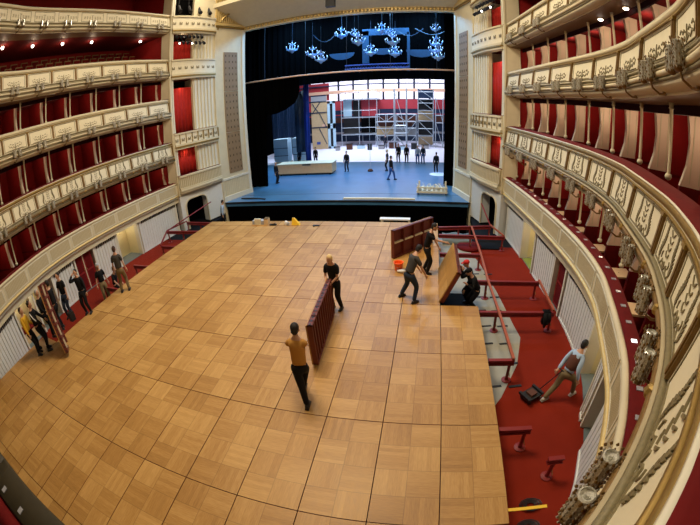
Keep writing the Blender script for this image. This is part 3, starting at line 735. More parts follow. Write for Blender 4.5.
for i in range(nn):
    for j in range(nn):
        x, y = 6.15 + i * .17, 11.0 + j * .14; z = -.62 + .05 * math.sin(i * 1.3) * math.cos(j * 1.1); mb.v.append((x, y, z))
for i in range(nn): 
    for j in range(nn): mb.v.append((6.15 + i * .17, 11.0 + j * .14, -.8))
for i in range(nn - 1):
    for j in range(nn - 1): a = i * nn + j; mb.f.append((a, a + nn, a + nn + 1, a + 1)); mb.mi.append(mb.m('greyblue'))
B_ = nn * nn
for i in range(nn - 1):
    for (a, b) in ((i, i + 1), ((nn - 1) * nn + i, (nn - 1) * nn + i + 1), (i * nn, (i + 1) * nn), (i * nn + nn - 1, (i + 1) * nn + nn - 1)): mb.f.append((a, b, b + B_, a + B_)); mb.mi.append(mb.m('greyblue'))
tag(mb.obj('tarpaulin', None, True), 'folded blue-grey tarpaulin under the frames beside the stage end of the parquet', 'tarpaulin')
mb = MB(); mb.lathe([(.55, 0), (.58, .06), (.5, .13), (.2, .15), (.05, .15)], 'velvet', 20, c=(7.35, 10.75, -.8)); tag(mb.obj('folded_carpet', None, True), 'rolled heap of red cloth lying under the frames on the right', 'cloth')

# ------------------------------------------------------------------ parquet panels
def clip(poly, a, b):
    """keep the part of poly left of the directed line a->b"""
    out = []
    f = lambda p: (b[0] - a[0]) * (p[1] - a[1]) - (b[1] - a[1]) * (p[0] - a[0])
    for i in range(len(poly)):
        p, q = poly[i], poly[(i + 1) % len(poly)]; fp, fq = f(p), f(q)
        if fp >= 0: out.append(p)
        if fp * fq < 0: t = fp / (fp - fq); out.append((p[0] + (q[0] - p[0]) * t, p[1] + (q[1] - p[1]) * t))
    return out
edge = []
ys_ = [PG.of_y(2.0) + i * (PG.L - PG.of_y(2.0)) / 14 for i in range(15)]
cv = [GR(s_, .12, 0) for s_ in ys_]; full = [(p.x, p.y) for p in cv][::-1]                 # from rear centre to right
left = [(-x, y) for x, y in full[::-1]]                                                    # from left front to rear centre
lines = list(zip(left[:-1], left[1:])) + list(zip(full[:-1], full[1:]))
X0, PWX, PLY = 7.007, 1.1, 2.2
rows = [(11.0, 11.65), (8.8, 11.0), (6.6, 8.8), (4.4, 6.6), (2.2, 4.4), (0., 2.2), (-2.2, 0.), (-4.4, -2.2), (-4.9, -4.4)]
proto_panel = None
def pan_mesh(poly, z0=-.15):
    mb = MB(); n = len(poly); mb.poly([(x, y, 0) for x, y in poly], 'parquet')
    mb.poly([(x, y, z0) for x, y in poly][::-1], 'panel_under')
    for i in range(n):
        a, b = poly[i], poly[(i + 1) % n]; mb.poly([(a[0], a[1], 0), (a[0], a[1], z0), (b[0], b[1], z0), (b[0], b[1], 0)], 'panel_rib')
    return mb
for r_, (ya, yb) in enumerate(rows):
    for c_ in range(13):
        xb = X0 - PWX * c_; xa = xb - PWX
        if c_ == 0 and not (-2.3 < ya and yb < 4.5): continue
        if c_ == 12 and r_ < 6: continue
        g = .0085
        poly = [(xa + g, ya + g), (xb - g, ya + g), (xb - g, yb - g), (xa + g, yb - g)]; whole = True
        if r_ >= 6:
            q = poly
            for a, b in lines:
                if min(a[1], b[1]) < 1.5: q = clip(q, a, b)
            if len(q) < 3: continue
            whole = (len(q) == 4 and all(math.dist(u, v) < 1e-6 for u, v in zip(sorted(q), sorted(poly)))); poly = q
        if r_ in (0, 8): whole = False
        lab = 'laid parquet panel, %s row from the stage, %s from the right edge' % (ORD[r_], ORD[c_])
        if whole:
            if proto_panel is None: o = pan_mesh([(-.55 + g, -1.1 + g), (.55 - g, -1.1 + g), (.55 - g, 1.1 - g), (-.55 + g, 1.1 - g)]).obj('parquet_panel'); proto_panel = o
            else: o = proto_panel.copy(); COL.objects.link(o)
            o.location = (xb - .55, (ya + yb) / 2, random.uniform(-.004, .0))
        else: o = pan_mesh(poly).obj('parquet_panel')
        tag(o, lab, 'floor panel', 'parquet panels laid over the stalls')

def loose_panel(label, loc, R, ribs=5, L=2.18, Wd=1.08, cross=True):
    """panel in its own frame: x = short side, y = long side, z = parquet normal"""
    t = thing('parquet_panel', label, 'floor panel'); t.location = loc; t.rotation_euler = R
    mb = MB(); mb.box(-Wd / 2, Wd / 2, -L / 2, L / 2, -.03, 0, 'parquet_local'); mb.box(-Wd / 2 + .01, Wd / 2 - .01, -L / 2 + .01, L / 2 - .01, -.035, -.03, 'panel_under'); mb.obj('parquet_deck', t)
    mb = MB()
    for s in (-1, 1):
        mb.box(s * Wd / 2 - (.04 if s > 0 else 0), s * Wd / 2 + (.04 if s < 0 else 0), -L / 2, L / 2, -.15, -.03, 'panel_under')
        mb.box(-Wd / 2, Wd / 2, s * L / 2 - (.04 if s > 0 else 0), s * L / 2 + (.04 if s < 0 else 0), -.15, -.03, 'panel_under')
    for i in range(1, ribs):
        y = -L / 2 + L * i / ribs; mb.box(-Wd / 2, Wd / 2, y - .025, y + .025, -.145, -.035, 'panel_under')
    for j in range(16):                                                     # bolt holes along the long edge
        y = -L / 2 + L * (j + .5) / 16
        for s in (-1, 1): mb.box(s * Wd / 2 - .004, s * Wd / 2 + .004, y - .03, y + .03, -.11, -.07, 'blackgloss')
    mb.obj('frame', t)
    if cross:
        for i in range(ribs):
            y = -L / 2 + L * (i + .5) / ribs; mb = MB(); mb.box(.02, .07, y - L / ribs / 2 + .05, y + L / ribs / 2 - .05, -.14, -.06, 'pine'); mb.obj('cross_batten', t)
    return t
def basis(ex, ey, ez): return Matrix((ex, ey, ez)).transposed().to_euler()
# carried upright between two men : long side along y, ribs to +x
e_y = Vector((-.06, 1, 0)).normalized(); e_x = Vector((0, 0, 1)); e_z = e_x.cross(e_y)
loose_panel('ribbed dark red panel carried upright by two men across the parquet', (2.95, 2.53, .60), basis(e_x, e_y, e_z), 11, cross=False)
e_y = Vector((1.25, 1.5, 0)).normalized(); e_x = Vector((0, 0, 1)); e_z = e_x.cross(e_y)
loose_panel('dark red panel standing on its long edge behind the orange bucket', (4.86, 8.40, .55), basis(e_x, e_y, e_z), 4)
tl = Vector((.47, 0, 1.0)).normalized(); e_y = Vector((0, 1, 0)); e_z = tl.cross(e_y)
loose_panel('parquet panel held tilted by four workers at the edge of the open frames', Vector((5.86, 5.62, .03)) + tl * .54, basis(tl, e_y, e_z), 5)
tl = Vector((-.22, .10, 1.0)).normalized(); e_x = Vector((.85, -.5, 0)); e_x = (e_x - tl * e_x.dot(tl)).normalized(); e_z = e_x.cross(tl)
loose_panel('dark red panel leant upright among the workers at far left', Vector((-5.22, -.18, .02)) + tl * 1.09, basis(e_x, tl, e_z), 5)

# ------------------------------------------------------------------ red steel sub-frames
def frame(label, y, x0, x1, posts, y2=None, zt=-.12):
    y2 = y if y2 is None else y2
    t = thing('steel_trestle', label, 'steel frame', group='red steel frames carrying the parquet')
    mb = MB(); f = lambda x: y + (y2 - y) * (x - x0) / (x1 - x0)
    for z0, z1, hw in ((zt - .03, zt, .05), (zt - .13, zt - .03, .02), (zt - .16, zt - .13, .05)):
        mb.hexa([(x0, y - hw, z0), (x1, y2 - hw, z0), (x1, y2 + hw, z0), (x0, y + hw, z0), (x0, y - hw, z1), (x1, y2 - hw, z1), (x1, y2 + hw, z1), (x0, y + hw, z1)], 'steel_red')
    mb.obj('beam', t)
    for x in posts:
        mb = MB(); yy = f(x); mb.tube([(x, yy, zt - .16), (x, yy, -.72)], .04, 'steel_red', 8); mb.lathe([(.13, -.80), (.13, -.785), (.05, -.77), (.045, -.70)], 'steel_red', 12, c=(x, yy, 0))
        mb.tube([(x + .02, yy - .02, -.5), (x + .02, yy - .14, -.55)], .012, 'bronze', 5)
        mb.obj('leg', t, False)
    return t
frame('red frame beam nearest the stage on the right', 11.5, 5.95, 8.5, (6.9, 7.45, 8.42), 11.9)
frame('long red beam across in front of the right arched doorway, second from the stage', 10.5, 5.95, 8.92, (7.35, 8.82))
frame('short red beam just behind the two men in the floor opening', 8.44, 5.95, 7.56, (6.6, 7.5))
frame('long red beam reaching the red carpet beside the pale yellow opening', 6.22, 7.05, 9.38, (7.5, 9.25))
frame('long red beam with a dark cloth hung over its outer end', 4.3, 7.05, 9.36, (7.55, 9.28))
frame('short red beam end sticking out beside the parquet, below the dark cloth beam', 2.14, 7.05, 7.7, (7.6,))
frame('short red beam end on the red carpet in line with the dolly', -.02, 7.05, 7.72, (7.62,))
frame('red beam end at the bottom edge beside the yellow bar', -2.32, 6.4, 7.62, (7.3,))
t = frame('small detached red trestle near the crystal sconces', -.84, 7.92, 8.25, (8.08,))
frame('red beam nearest the stage on the left', 12.05, -8.46, -6.3, (-8.4, -7.3), 11.8)
frame('red beam above the left red carpet, second from the stage', 10.5, -8.86, -6.3, (-8.76, -7.6))
frame('short red beam end on the left with one leg, third from the stage', 8.4, -7.5, -6.25, (-7.42,))
frame('red beam end beside the grey-shirted worker on the left', 6.15, -7.52, -6.25, (-7.42,))
frame('red beam end behind the kneeling worker on the left', 4.0, -7.6, -6.25, (-7.5,))
def rail(label, pts, z=-.11, key='rail_orange'):
    mb = MB()
    for a, b in zip(pts[:-1], pts[1:]):
        d = (Vector(b) - Vector(a)).normalized(); n = Vector((-d.y, d.x, 0)) * .035; A = Vector((*a, z)); Bv = Vector((*b, z)); up = Vector((0, 0, .06))
        mb.hexa([A - n, Bv - n, Bv + n, A + n, A - n + up, Bv - n + up, Bv + n + up, A + n + up], key)
    return tag(mb.obj('support_rail'), label, 'rail', 'rails linking the steel frames')
rail('long rust red rail running along the grey screed on the right', [(7.5, 11.6), (7.55, 8.4), (7.53, 6.2), (7.6, 4.3), (7.66, 2.1)])
rail('rust red rail linking the outer ends of the two frames nearest the right arch', [(8.45, 11.9), (8.86, 10.48)])
rail('rust red rail between the outer ends of the two long beams on the red carpet', [(9.36, 6.25), (9.33, 4.3)])
rail('dark red rail linking the left frames along the slatted panel', [(-8.46, 12.05), (-8.82, 10.5), (-7.5, 8.35)], key='steel_red')
def sloped(label, a, b):
    mb = MB(); mb.tube([a, b], .035, 'steel_red', 6); tag(mb.obj('handrail'), label, 'handrail')
sloped('red diagonal rail rising past the left arched doorway', (-8.8, 10.5, -.1), (-7.9, 14.2, .45))
sloped('thin red rail rising beside the right arched doorway', (8.45, 11.9, -.1), (8.2, 13.6, .5))
mb = MB()
for i in range(6): mb.hexa([(9.0 + .03 * i, 4.24 - .02, -.52 + .03 * i), (9.2, 4.24 - .02, -.55), (9.2, 4.38, -.55), (9.0 + .03 * i, 4.38, -.52), (9.0, 4.22, -.10), (9.24, 4.22, -.10), (9.24, 4.4, -.09), (9.0, 4.4, -.09)], 'c_black')
mb.tube([(9.05, 4.2, -.12), (9.1, 4.19, -.4), (9.08, 4.2, -.62)], [.06, .09, .03], 'c_black', 8); mb.tube([(9.18, 4.2, -.12), (9.2, 4.19, -.35), (9.17, 4.2, -.5)], [.05, .07, .03], 'c_black', 8)
tag(mb.obj('jacket', None, True), 'dark cloth hung over the end of a long red beam', 'cloth')
# yellow bar, cable heaps, bucket, bits at the far edge
mb = MB(); mb.box(7.02, 7.7, -1.92, -1.86, -.1, -.08, 'yellow'); tag(mb.obj('levelling_bar'), 'thin yellow bar sticking out from the parquet at the bottom right', 'bar')
for (x, y, lb) in ((7.65, -1.5, 'above'), (7.55, -1.98, 'below')):
    mb = MB()
    for i in range(5):
        r = .06 + .022 * i; mb.tube([(x + r * 1.5 * math.cos(a * .6), y + r * math.sin(a * .6), -.77 + .012 * (i % 3)) for a in range(11)], .012, 'blackgloss', 5)
    tag(mb.obj('cable_coil'), 'small heap of black cable on the red carpet %s the yellow bar' % lb, 'cable')
t = thing('bucket', 'orange plastic bucket standing on the parquet', 'bucket', (4.52, 6.62, 0))
mb = MB(); mb.lathe([(.0, .01), (.13, 0), (.155, .26), (.175, .27), (.175, .29), (.15, .29), (.145, .24), (.12, .03)], 'orange', 20); mb.obj('bucket_body', t, True)
mb = MB(); mb.tube([(-.16, 0, .27), (-.13, -.08, .2), (0, -.17, .12), (.13, -.08, .2), (.16, 0, .27)], .007, 'shoe_light', 5); mb.obj('handle', t, True)
mb = MB(); mb.tube([(4.5, 6.42, .05), (4.66, 6.36, .07), (4.78, 6.42, .06)], [.04, .06, .03], 'c_white', 8); mb.tube([(4.55, 6.5, .04), (4.7, 6.47, .05)], [.04, .05], 'hairgrey', 8); tag(mb.obj('cleaning_rag', None, True), 'crumpled white rag lying in front of the orange bucket', 'rag')
t = thing('tool_box', 'heap of pale boxes at the stage end of the parquet', 'box', (-2.75, 11.2, 0))
mb = MB(); mb.box(-.5, .15, -.1, .2, 0, .2, 'hairgrey'); mb.box(-.35, .0, -.14, -.02, 0, .3, 'pine'); mb.obj('box_body', t); mb = MB(); mb.box(.18, .42, -.12, .12, 0, .28, 'wood'); mb.box(.2, .4, -.13, .13, .28, .32, 'bronze'); mb.obj('lid', t)
mb = MB(); mb.box(-2.2, -1.85, 10.95, 11.08, 0, .06, 'blackgloss'); mb.tube([(-2.1, 11.0, .06), (-1.9, 11.02, .09)], .02, 'blackgloss', 5); tag(mb.obj('power_drill'), 'black tool lying beside the pale boxes', 'tool')
mb = MB(); mb.poly([(-1.05, 11.05, 0), (-.6, 11.0, 0), (-.62, 11.2, 0), (-1.08, 11.22, 0), (-1.0, 11.1, .34), (-.9, 11.1, .33), (-.88, 11.16, .34), (-1.0, 11.17, .34)], 'yellow', [(0, 3, 2, 1), (4, 5, 6, 7), (0, 1, 5, 4), (1, 2, 6, 5), (2, 3, 7, 6), (3, 0, 4, 7)]); tag(mb.obj('warning_cone'), 'yellow wedge standing at the stage end of the parquet', 'cone')
mb = MB(); mb.lathe([(.07, 0), (.08, .15), (.03, .2)], 'c_white', 10, c=(-1.35, 11.1, 0)); mb.lathe([(.06, 0), (.07, .12), (.03, .17)], 'hairgrey', 10, c=(-1.2, 11.0, 0)); tag(mb.obj('paint_tin'), 'small white canister beside the yellow wedge', 'tin')
mb = MB(); mb.box(.1, .42, 10.9, 10.99, 0, .05, 'blackgloss'); mb.box(.14, .2, 10.82, 10.9, 0, .05, 'blackgloss'); tag(mb.obj('hand_tool'), 'small black tool on the parquet near the stage, right of the yellow wedge', 'tool')
t = thing('low_trestle', 'low white-topped trestle beyond the parquet in front of the stage', 'trestle', (3.95, 12.0, 0))
mb = MB(); mb.box(-.8, .65, -.15, .15, .02, .08, 'c_white'); mb.obj('board', t)
for x in (-.7, .6): mb = MB(); mb.box(x - .04, x + .04, -.18, .18, -1.5, .06, 'pine'); mb.obj('leg', t)
t = thing('hand_dolly', 'small black transport dolly pulled on its long handle', 'dolly', (8.12, 1.48, -.8), .55)
mb = MB(); mb.box(-.24, .24, -.17, .17, .1, .14, 'blackgloss'); mb.box(-.26, -.2, -.19, .19, .14, .2, 'blackgloss'); mb.box(.18, .24, -.19, .19, .14, .2, 'blackgloss'); mb.box(-.1, .1, -.1, .1, .14, .2, 'c_brown'); mb.obj('platform', t)
for x in (-.18, .18):
    for y in (-.13, .13): mb = MB(); mb.tube([(x - .02, y, .05), (x + .02, y, .05)], .05, 'shoe_light' if x > 0 else 'blackgloss', 10); mb.obj('wheel', t)
T_ = Matrix.Translation((8.12, 1.48, -.8)) @ Matrix.Rotation(.55, 4, 'Z'); hp = T_.inverted() @ Vector((8.72, 1.47, .06))
mb = MB(); mb.tube([(.24, 0, .12), hp], .013, 'blackgloss', 6); mb.tube([hp + Vector((0, -.07, 0)), hp + Vector((0, .07, 0))], .016, 'blackgloss', 6); mb.obj('handle', t)
mb = MB(); 
for (x, y, z) in [(-10.0, 0.2, -.79)]:
    mb.box(x - .4, x + .4, y - .5, y + .5, z, z + .45, 'wood'); mb.box(x - .42, x + .42, y - .52, y + .52, z + .45, z + .5, 'velvet')
tag(mb.obj('bench'), 'low wooden bench with red top seen through the lit doorway at far left', 'bench')

# ------------------------------------------------------------------ people
def skin_mesh(V, E, R, name, key, parent, sub=1, root=0, smooth=True):
    me_ = bpy.data.meshes.new(name); me_.from_pydata([tuple(v) for v in V], E, []); o = bpy.data.objects.new(name, me_); COL.objects.link(o)
    m1 = o.modifiers.new('s', 'SKIN'); m1.use_smooth_shade = True
    for i, r in enumerate(R): me_.skin_vertices[0].data[i].radius = r if isinstance(r, tuple) else (r, r); me_.skin_vertices[0].data[i].use_root = (i == root)
    m2 = o.modifiers.new('b', 'SUBSURF'); m2.levels = sub
    dg = bpy.context.evaluated_depsgraph_get(); nm = bpy.data.meshes.new_from_object(o.evaluated_get(dg)); nm.name = name
    o.modifiers.clear(); o.data = nm; bpy.data.meshes.remove(me_); nm.materials.clear(); nm.materials.append(M[key]); o.parent = parent
    return o
def ik(a, b, l1, l2, hint):
    d = b - a; L = d.length
    if L > (l1 + l2) * .999: b = a + d * ((l1 + l2) * .999 / L); d = b - a; L = d.length
    x = (l1 * l1 - l2 * l2 + L * L) / (2 * L); h = math.sqrt(max(0, l1 * l1 - x * x)); u = d.normalized(); hv = Vector(hint); hv = hv - u * hv.dot(u)
    if hv.length < 1e-4: hv = Vector((0, 1, 0))
    return a + u * x + hv.normalized() * h, b
def person(label, loc, face, H=1.76, shirt='c_black', trousers='c_black', shoes='shoe', hair='hairdark', hat=None, sleeves='short', feet=((-.12, 0), (.12, 0)), hip=.93, hipo=(0, 0), lean=0., side=0.,
           hands=((-.28, .08, .80), (.28, .08, .80)), head=(0, 0), group=None, knee=(0, 1, 0), footz=(.0, .0), stripe=None, detail=True):
    k = H / 1.76; t = thing('person', label, 'person', loc, face, group); t.scale = (k, k, k)
    hipc = Vector((hipo[0], hipo[1], hip)); Rm = Matrix.Rotation(-lean, 3, 'X') @ Matrix.Rotation(side, 3, 'Y')
    up = lambda x, y, z: hipc + Rm @ Vector((x, y, z))
    waist, chest, neckb, neck = up(0, 0, .17), up(0, .01, .36), up(0, 0, .53), up(0, .01, .60); hc = up(head[0], .03 + head[1], .72)
    sh = [up(-.17, 0, .455), up(.17, 0, .455)]; hips = [hipc + Vector((-.09, 0, -.03)), hipc + Vector((.09, 0, -.03))]
    ank = [Vector((f[0], f[1], .09 + footz[i])) for i, f in enumerate(feet)]; kn = []
    for i in (0, 1): a, b = ik(hips[i], ank[i], .44, .42, knee); kn.append(a); ank[i] = b
    el = []; wr = []
    for i in (0, 1): a, b = ik(sh[i], Vector(hands[i]), .29, .26, (.32 * (-1 if i == 0 else 1), -.45, -1)); el.append(a); wr.append(b)
    # body : one skinned surface
    V = [hipc, waist, chest, neckb, neck, hc + (neck - hc) * .35]; Rr = [(.11, .08), (.10, .075), (.12, .08), (.06, .05), (.05, .05), (.05, .055)]; E_ = [(0, 1), (1, 2), (2, 3), (3, 4), (4, 5)]
    for i in (0, 1):
        b0 = len(V); V += [sh[i], sh[i].lerp(el[i], .5), el[i], el[i].lerp(wr[i], .5), wr[i]]; Rr += [.045, .042, .037, .035, .026]; E_ += [(3, b0), (b0, b0 + 1), (b0 + 1, b0 + 2), (b0 + 2, b0 + 3), (b0 + 3, b0 + 4)]
        b0 = len(V); V += [hips[i].lerp(kn[i], .15), kn[i], kn[i].lerp(ank[i], .4), ank[i]]; Rr += [.07, .05, .048, .035]; E_ += [(0, b0), (b0, b0 + 1), (b0 + 1, b0 + 2), (b0 + 2, b0 + 3)]
    body = skin_mesh(V, E_, Rr, 'body', 'skin', t, 1)
    hd = MB(); Th = Matrix.Translation(hc) @ Rm.to_4x4()
    hd.ball((0, 0, .015), (.075, .095, .115), 'skin', 14, Th); hd.ball((0, .035, -.05), (.052, .06, .06), 'skin', 10, Th)
    if detail:
        hd.ball((0, .103, -.012), (.013, .02, .026), 'skin', 6, Th)
        for s in (-1, 1): hd.ball((s * .078, -.005, -.005), (.012, .022, .032), 'skin', 6, Th); hd.ball((s * .03, .088, .018), (.012, .008, .008), 'eye', 6, Th)
        hd.ball((0, .09, -.06), (.025, .008, .007), 'doorred', 6, Th)
    for i in (0, 1):
        d = (wr[i] - el[i]).normalized(); s = -1 if i == 0 else 1; a = d.cross(Vector((0, 0, 1)))
        if a.length < .2: a = d.cross(Vector((0, 1, 0)))
        a.normalize(); nrm = a.cross(d).normalized(); w0 = wr[i]; pc = w0 + d * .085
        hd.tube([w0 - d * .02, w0 + d * .03, pc], [.026, .034, .038], 'skin', 8)
        if detail:
            for f in range(4):
                o_ = a * ((f - 1.5) * .019); l = (.065, .078, .072, .055)[f]; st = pc + o_ - d * .01
                hd.tube([st, st + d * l * .45, st + d * l * .75 - nrm * l * .3, st + d * l * .8 - nrm * l * .6], [.0095, .009, .0085, .006], 'skin', 5)
            st = w0 + d * .03 - a * s * .03; hd.tube([st, st - a * s * .03 + d * .03, st - a * s * .035 + d * .06 - nrm * .01], [.012, .011, .008], 'skin', 5)
        else: hd.ball(pc + d * .03, (.03, .03, .04), 'skin', 6)
    # merge head and hands into the body mesh
    ho = hd.obj('tmp'); bm = bmesh.new(); bm.from_mesh(body.data); n0 = len(bm.faces); bm.from_mesh(ho.data); bm.faces.ensure_lookup_table()
    for f in bm.faces[:n0]: f.material_index = 0
    for f in bm.faces: f.smooth = True
    body.data.materials.clear()
    for m_ in ho.data.materials: body.data.materials.append(m_)
    bm.to_mesh(body.data); bm.free(); bpy.data.objects.remove(ho)
    # shirt
    V = [hipc + Rm @ Vector((0, 0, .02)), waist, chest, neckb + Rm @ Vector((0, 0, -.015))]; Rr = [(.165, .122), (.16, .122), (.19, .14), (.105, .095)]; E_ = [(0, 1), (1, 2), (2, 3)]
    for i in (0, 1):
        b0 = len(V); V += [sh[i] - Rm @ Vector((0, 0, .005))]; Rr += [.066]; E_ += [(3, b0)]
        if sleeves == 'short': V += [sh[i].lerp(el[i], .75)]; Rr += [.07]; E_ += [(b0, b0 + 1)]
        else: V += [sh[i].lerp(el[i], .6), el[i], wr[i]]; Rr += [.07, .062, .045]; E_ += [(b0, b0 + 1), (b0 + 1, b0 + 2), (b0 + 2, b0 + 3)]
    skin_mesh(V, E_, Rr, 'shirt', shirt, t, 1, 1)
    V = [hipc + Vector((0, 0, .05)), hipc + Vector((0, 0, -.04))]; Rr = [(.165, .12), (.175, .13)]; E_ = [(0, 1)]
    for i in (0, 1): b0 = len(V); V += [hips[i].lerp(kn[i], .3), kn[i], kn[i].lerp(ank[i], .5), ank[i] + Vector((0, 0, -.02))]; Rr += [.108, .082, .072, .062]; E_ += [(1, b0), (b0, b0 + 1), (b0 + 1, b0 + 2), (b0 + 2, b0 + 3)]
    skin_mesh(V, E_, Rr, 'trousers', trousers, t, 1, 1)
    for i in (0, 1):
        mb = MB(); A = ank[i]; z = A.z - .09
        mb.tube([(A.x, A.y - .07, z + .045), (A.x, A.y - .02, z + .055), (A.x, A.y + .08, z + .045), (A.x, A.y + .17, z + .032)], [.03, .048, .045, .022], shoes, 8); mb.box(A.x - .042, A.x + .042, A.y - .08, A.y + .17, z, z + .022, shoes); mb.obj('shoe', t, True)
    if stripe:
        mb = MB(); mb.tube([sh[1] + Rm @ Vector((.055, 0, .06)), sh[1].lerp(el[1], .5) + Vector((.07, 0, 0)), el[1] + Vector((.055, 0, 0))], .018, stripe, 6); mb.obj('sleeve_stripe', t)
    if hat:
        mb = MB(); mb.ball((0, -.012, .055), (.09, .108, .088), hat, 12, Th)
        if hat == 'c_red': mb.ball((0, .11, .05), (.07, .07, .012), hat, 10, Th)
        mb.obj('cap', t, True)
    else:
        mb = MB(); mb.ball((0, -.022, .048), (.084, .098, .098), hair, 12, Th); mb.ball((0, -.05, .0), (.076, .068, .09), hair, 10, Th); mb.obj('hair', t, True)
    return t
R_ = math.radians
person('person in ochre shirt and black trousers holding the near end of the carried panel', (3.08, .42, 0), R_(4), 1.80, 'c_ochre', 'c_black', hair='hairdark', sleeves='long', feet=((.17, -.27), (.0, .2)), footz=(0, .06), hipo=(.1, .0), hands=((-.16, .48, 1.02), (.02, .52, 1.06)), lean=.16)
person('person with fair hair in black T-shirt holding the far end of the carried panel', (3.0, 3.98, 0), R_(172), 1.76, 'c_black', 'c_black', hair='hairblond', feet=((-.14, -.02), (.1, .0)), hands=((-.06, .38, 1.0), (.08, .38, 1.02)), lean=.22, head=(-.02, .04))
person('person in grey T-shirt and dark jeans bending with legs apart, back to the camera', (4.99, 4.62, 0), R_(-48), 1.74, 'c_grey', 'c_navy', feet=((-.3, -.06), (.24, .0)), lean=.42, hip=.90, hands=((.0, .5, .72), (.3, .42, .74)), head=(0, .05))
person('person in black T-shirt reaching out to the top of the tilted panel', (5.45, 6.45, 0), R_(-98), 1.78, 'c_black', 'c_black', feet=((-.10, -.1), (.12, .05)), lean=.25, hands=((-.05, .42, .88), (.12, .62, 1.18)), head=(0, .04))
person('person in red cap and white-sleeved top standing in the floor opening behind the tilted panel', (6.95, 5.75, -.8), R_(82), 1.72, 'c_black', 'c_black', hat='c_red', sleeves='long', feet=((-.1, -.05), (.12, .1)), lean=.30, hip=.84, hands=((-.16, .34, 1.35), (.1, .4, 1.3)))
person('person in black jacket and black beanie bending in the floor opening beside the red cap', (7.1, 5.42, -.8), R_(98), 1.72, 'c_black', 'c_black', hat='c_black', sleeves='long', feet=((-.14, -.02), (.14, .05)), lean=.45, hip=.80, hands=((-.2, .42, 1.1), (.16, .4, .7)))
t = person('person in brown waistcoat with pale blue sleeves leaning forward to pull the dolly', (8.86, 1.42, -.8), R_(-62), 1.76, 'c_blue', 'c_khaki', shoes='shoe_light', hair='hairdark', sleeves='long', feet=((-.14, -.42), (.12, .34)), hip=.86, lean=.42, hands=((-.22, -.12, .84), (.32, .05, .8)), footz=(.02, 0))
V = [Vector((0, .0, .90)), Vector((0, .07, 1.03)), Vector((0, .155, 1.2)), Vector((0, .22, 1.33))]
skin_mesh(V, [(0, 1), (1, 2), (2, 3)], [(.185, .15), (.185, .15), (.225, .168), (.13, .11)], 'waistcoat', 'c_brown', t, 1)
GL_ = 'workers standing along the left wall'
person('person in grey T-shirt and khaki trousers standing on the left parquet edge', (-5.55, 3.72, 0), R_(35), 1.82, 'c_grey', 'c_khaki', hair='hairbrown', feet=((-.16, 0), (.16, .05)), group=GL_)
person('person in black jacket kneeling below the parquet edge beside the grey-shirted worker', (-7.2, 4.45, -.8), R_(-80), 1.75, 'c_black', 'c_black', hair='hairdark', hip=.60, feet=((-.15, -.25), (.15, .1)), knee=(0, 1, .2), lean=.25, hands=((-.1, .4, .62), (.16, .42, .6)), group=GL_)
person('person in grey cap, black T-shirt and khaki shorts standing before the red doors, left side', (-7.5, 3.95, -.8), R_(-115), 1.76, 'c_black', 'c_khaki', hat='hairgrey', feet=((-.14, 0), (.14, 0)), hands=((-.3, .04, .8), (.3, .04, .8)), group=GL_)
person('person in black with one hand raised to the head, left side', (-6.15, 1.95, 0), R_(-150), 1.72, 'c_black', 'c_black', sleeves='long', hands=((-.26, .06, .8), (.13, .16, 1.60)), group=GL_)
person('person in black polo shirt with bare arms holding a black bag, left side', (-6.95, 1.5, 0), R_(-160), 1.75, 'c_black', 'c_navy', feet=((-.1, 0), (.12, .1)), hands=((-.26, .1, .85), (.26, .1, .85)), group=GL_)
person('tall person in black long sleeves facing the group with the leant panel, far left', (-6.6, .75, 0), R_(120), 1.84, 'c_black', 'c_black', sleeves='long', feet=((-.1, 0), (.12, .1)), hands=((-.12, .35, 1.1), (.14, .36, 1.12)), group=GL_)
t = person('person in yellow top holding a long-handled broom, leftmost worker', (-6.45, -.85, 0), R_(-60), 1.70, 'c_yellow', 'c_black', hair='hairbrown', sleeves='long', feet=((-.1, 0), (.12, .1)), hands=((-.3, .22, 1.0), (.2, .12, .85)), group=GL_)
person('person in black track top with white sleeve stripe behind the leant panel, far left', (-6.2, -.5, 0), R_(-45), 1.78, 'c_black', 'c_black', sleeves='long', stripe='c_white', feet=((-.12, 0), (.12, .1)), hands=((-.12, .4, 1.0), (.2, .35, .95)), group=GL_)
person('bearded person in black mostly hidden behind the leant panel, far left', (-6.75, .2, 0), R_(-60), 1.76, 'c_black', 'c_black', sleeves='long', hair='hairgrey', feet=((-.12, 0), (.12, .1)), hands=((.1, .4, 1.1), (.2, .3, .95)), group=GL_)
t = thing('broom', 'long-handled broom held upright by the person in yellow', 'broom')
mb = MB(); mb.tube([(-6.75, -.62, .06), (-6.62, -.75, 1.45)], .014, 'wood', 6); mb.obj('broom_handle', t); mb = MB(); mb.box(-6.9, -6.6, -.67, -.57, .0, .09, 'c_black'); mb.obj('broom_head', t)
mb = MB(); mb.box(-6.72, -6.5, 1.2, 1.42, 0, .34, 'blackgloss'); mb.tube([(-6.7, 1.31, .34), (-6.61, 1.31, .46), (-6.52, 1.31, .34)], .012, 'blackgloss', 5); tag(mb.obj('bag'), 'black bag standing on the parquet edge beside the workers on the left', 'bag')
person('person in white shirt standing at the left end of the pit below the stage', (-7.35, 14.45, -1.3), R_(-60), 1.75, 'c_blue', 'c_black', sleeves='long', lean=.2, detail=False)
GS = 'people on the stage'
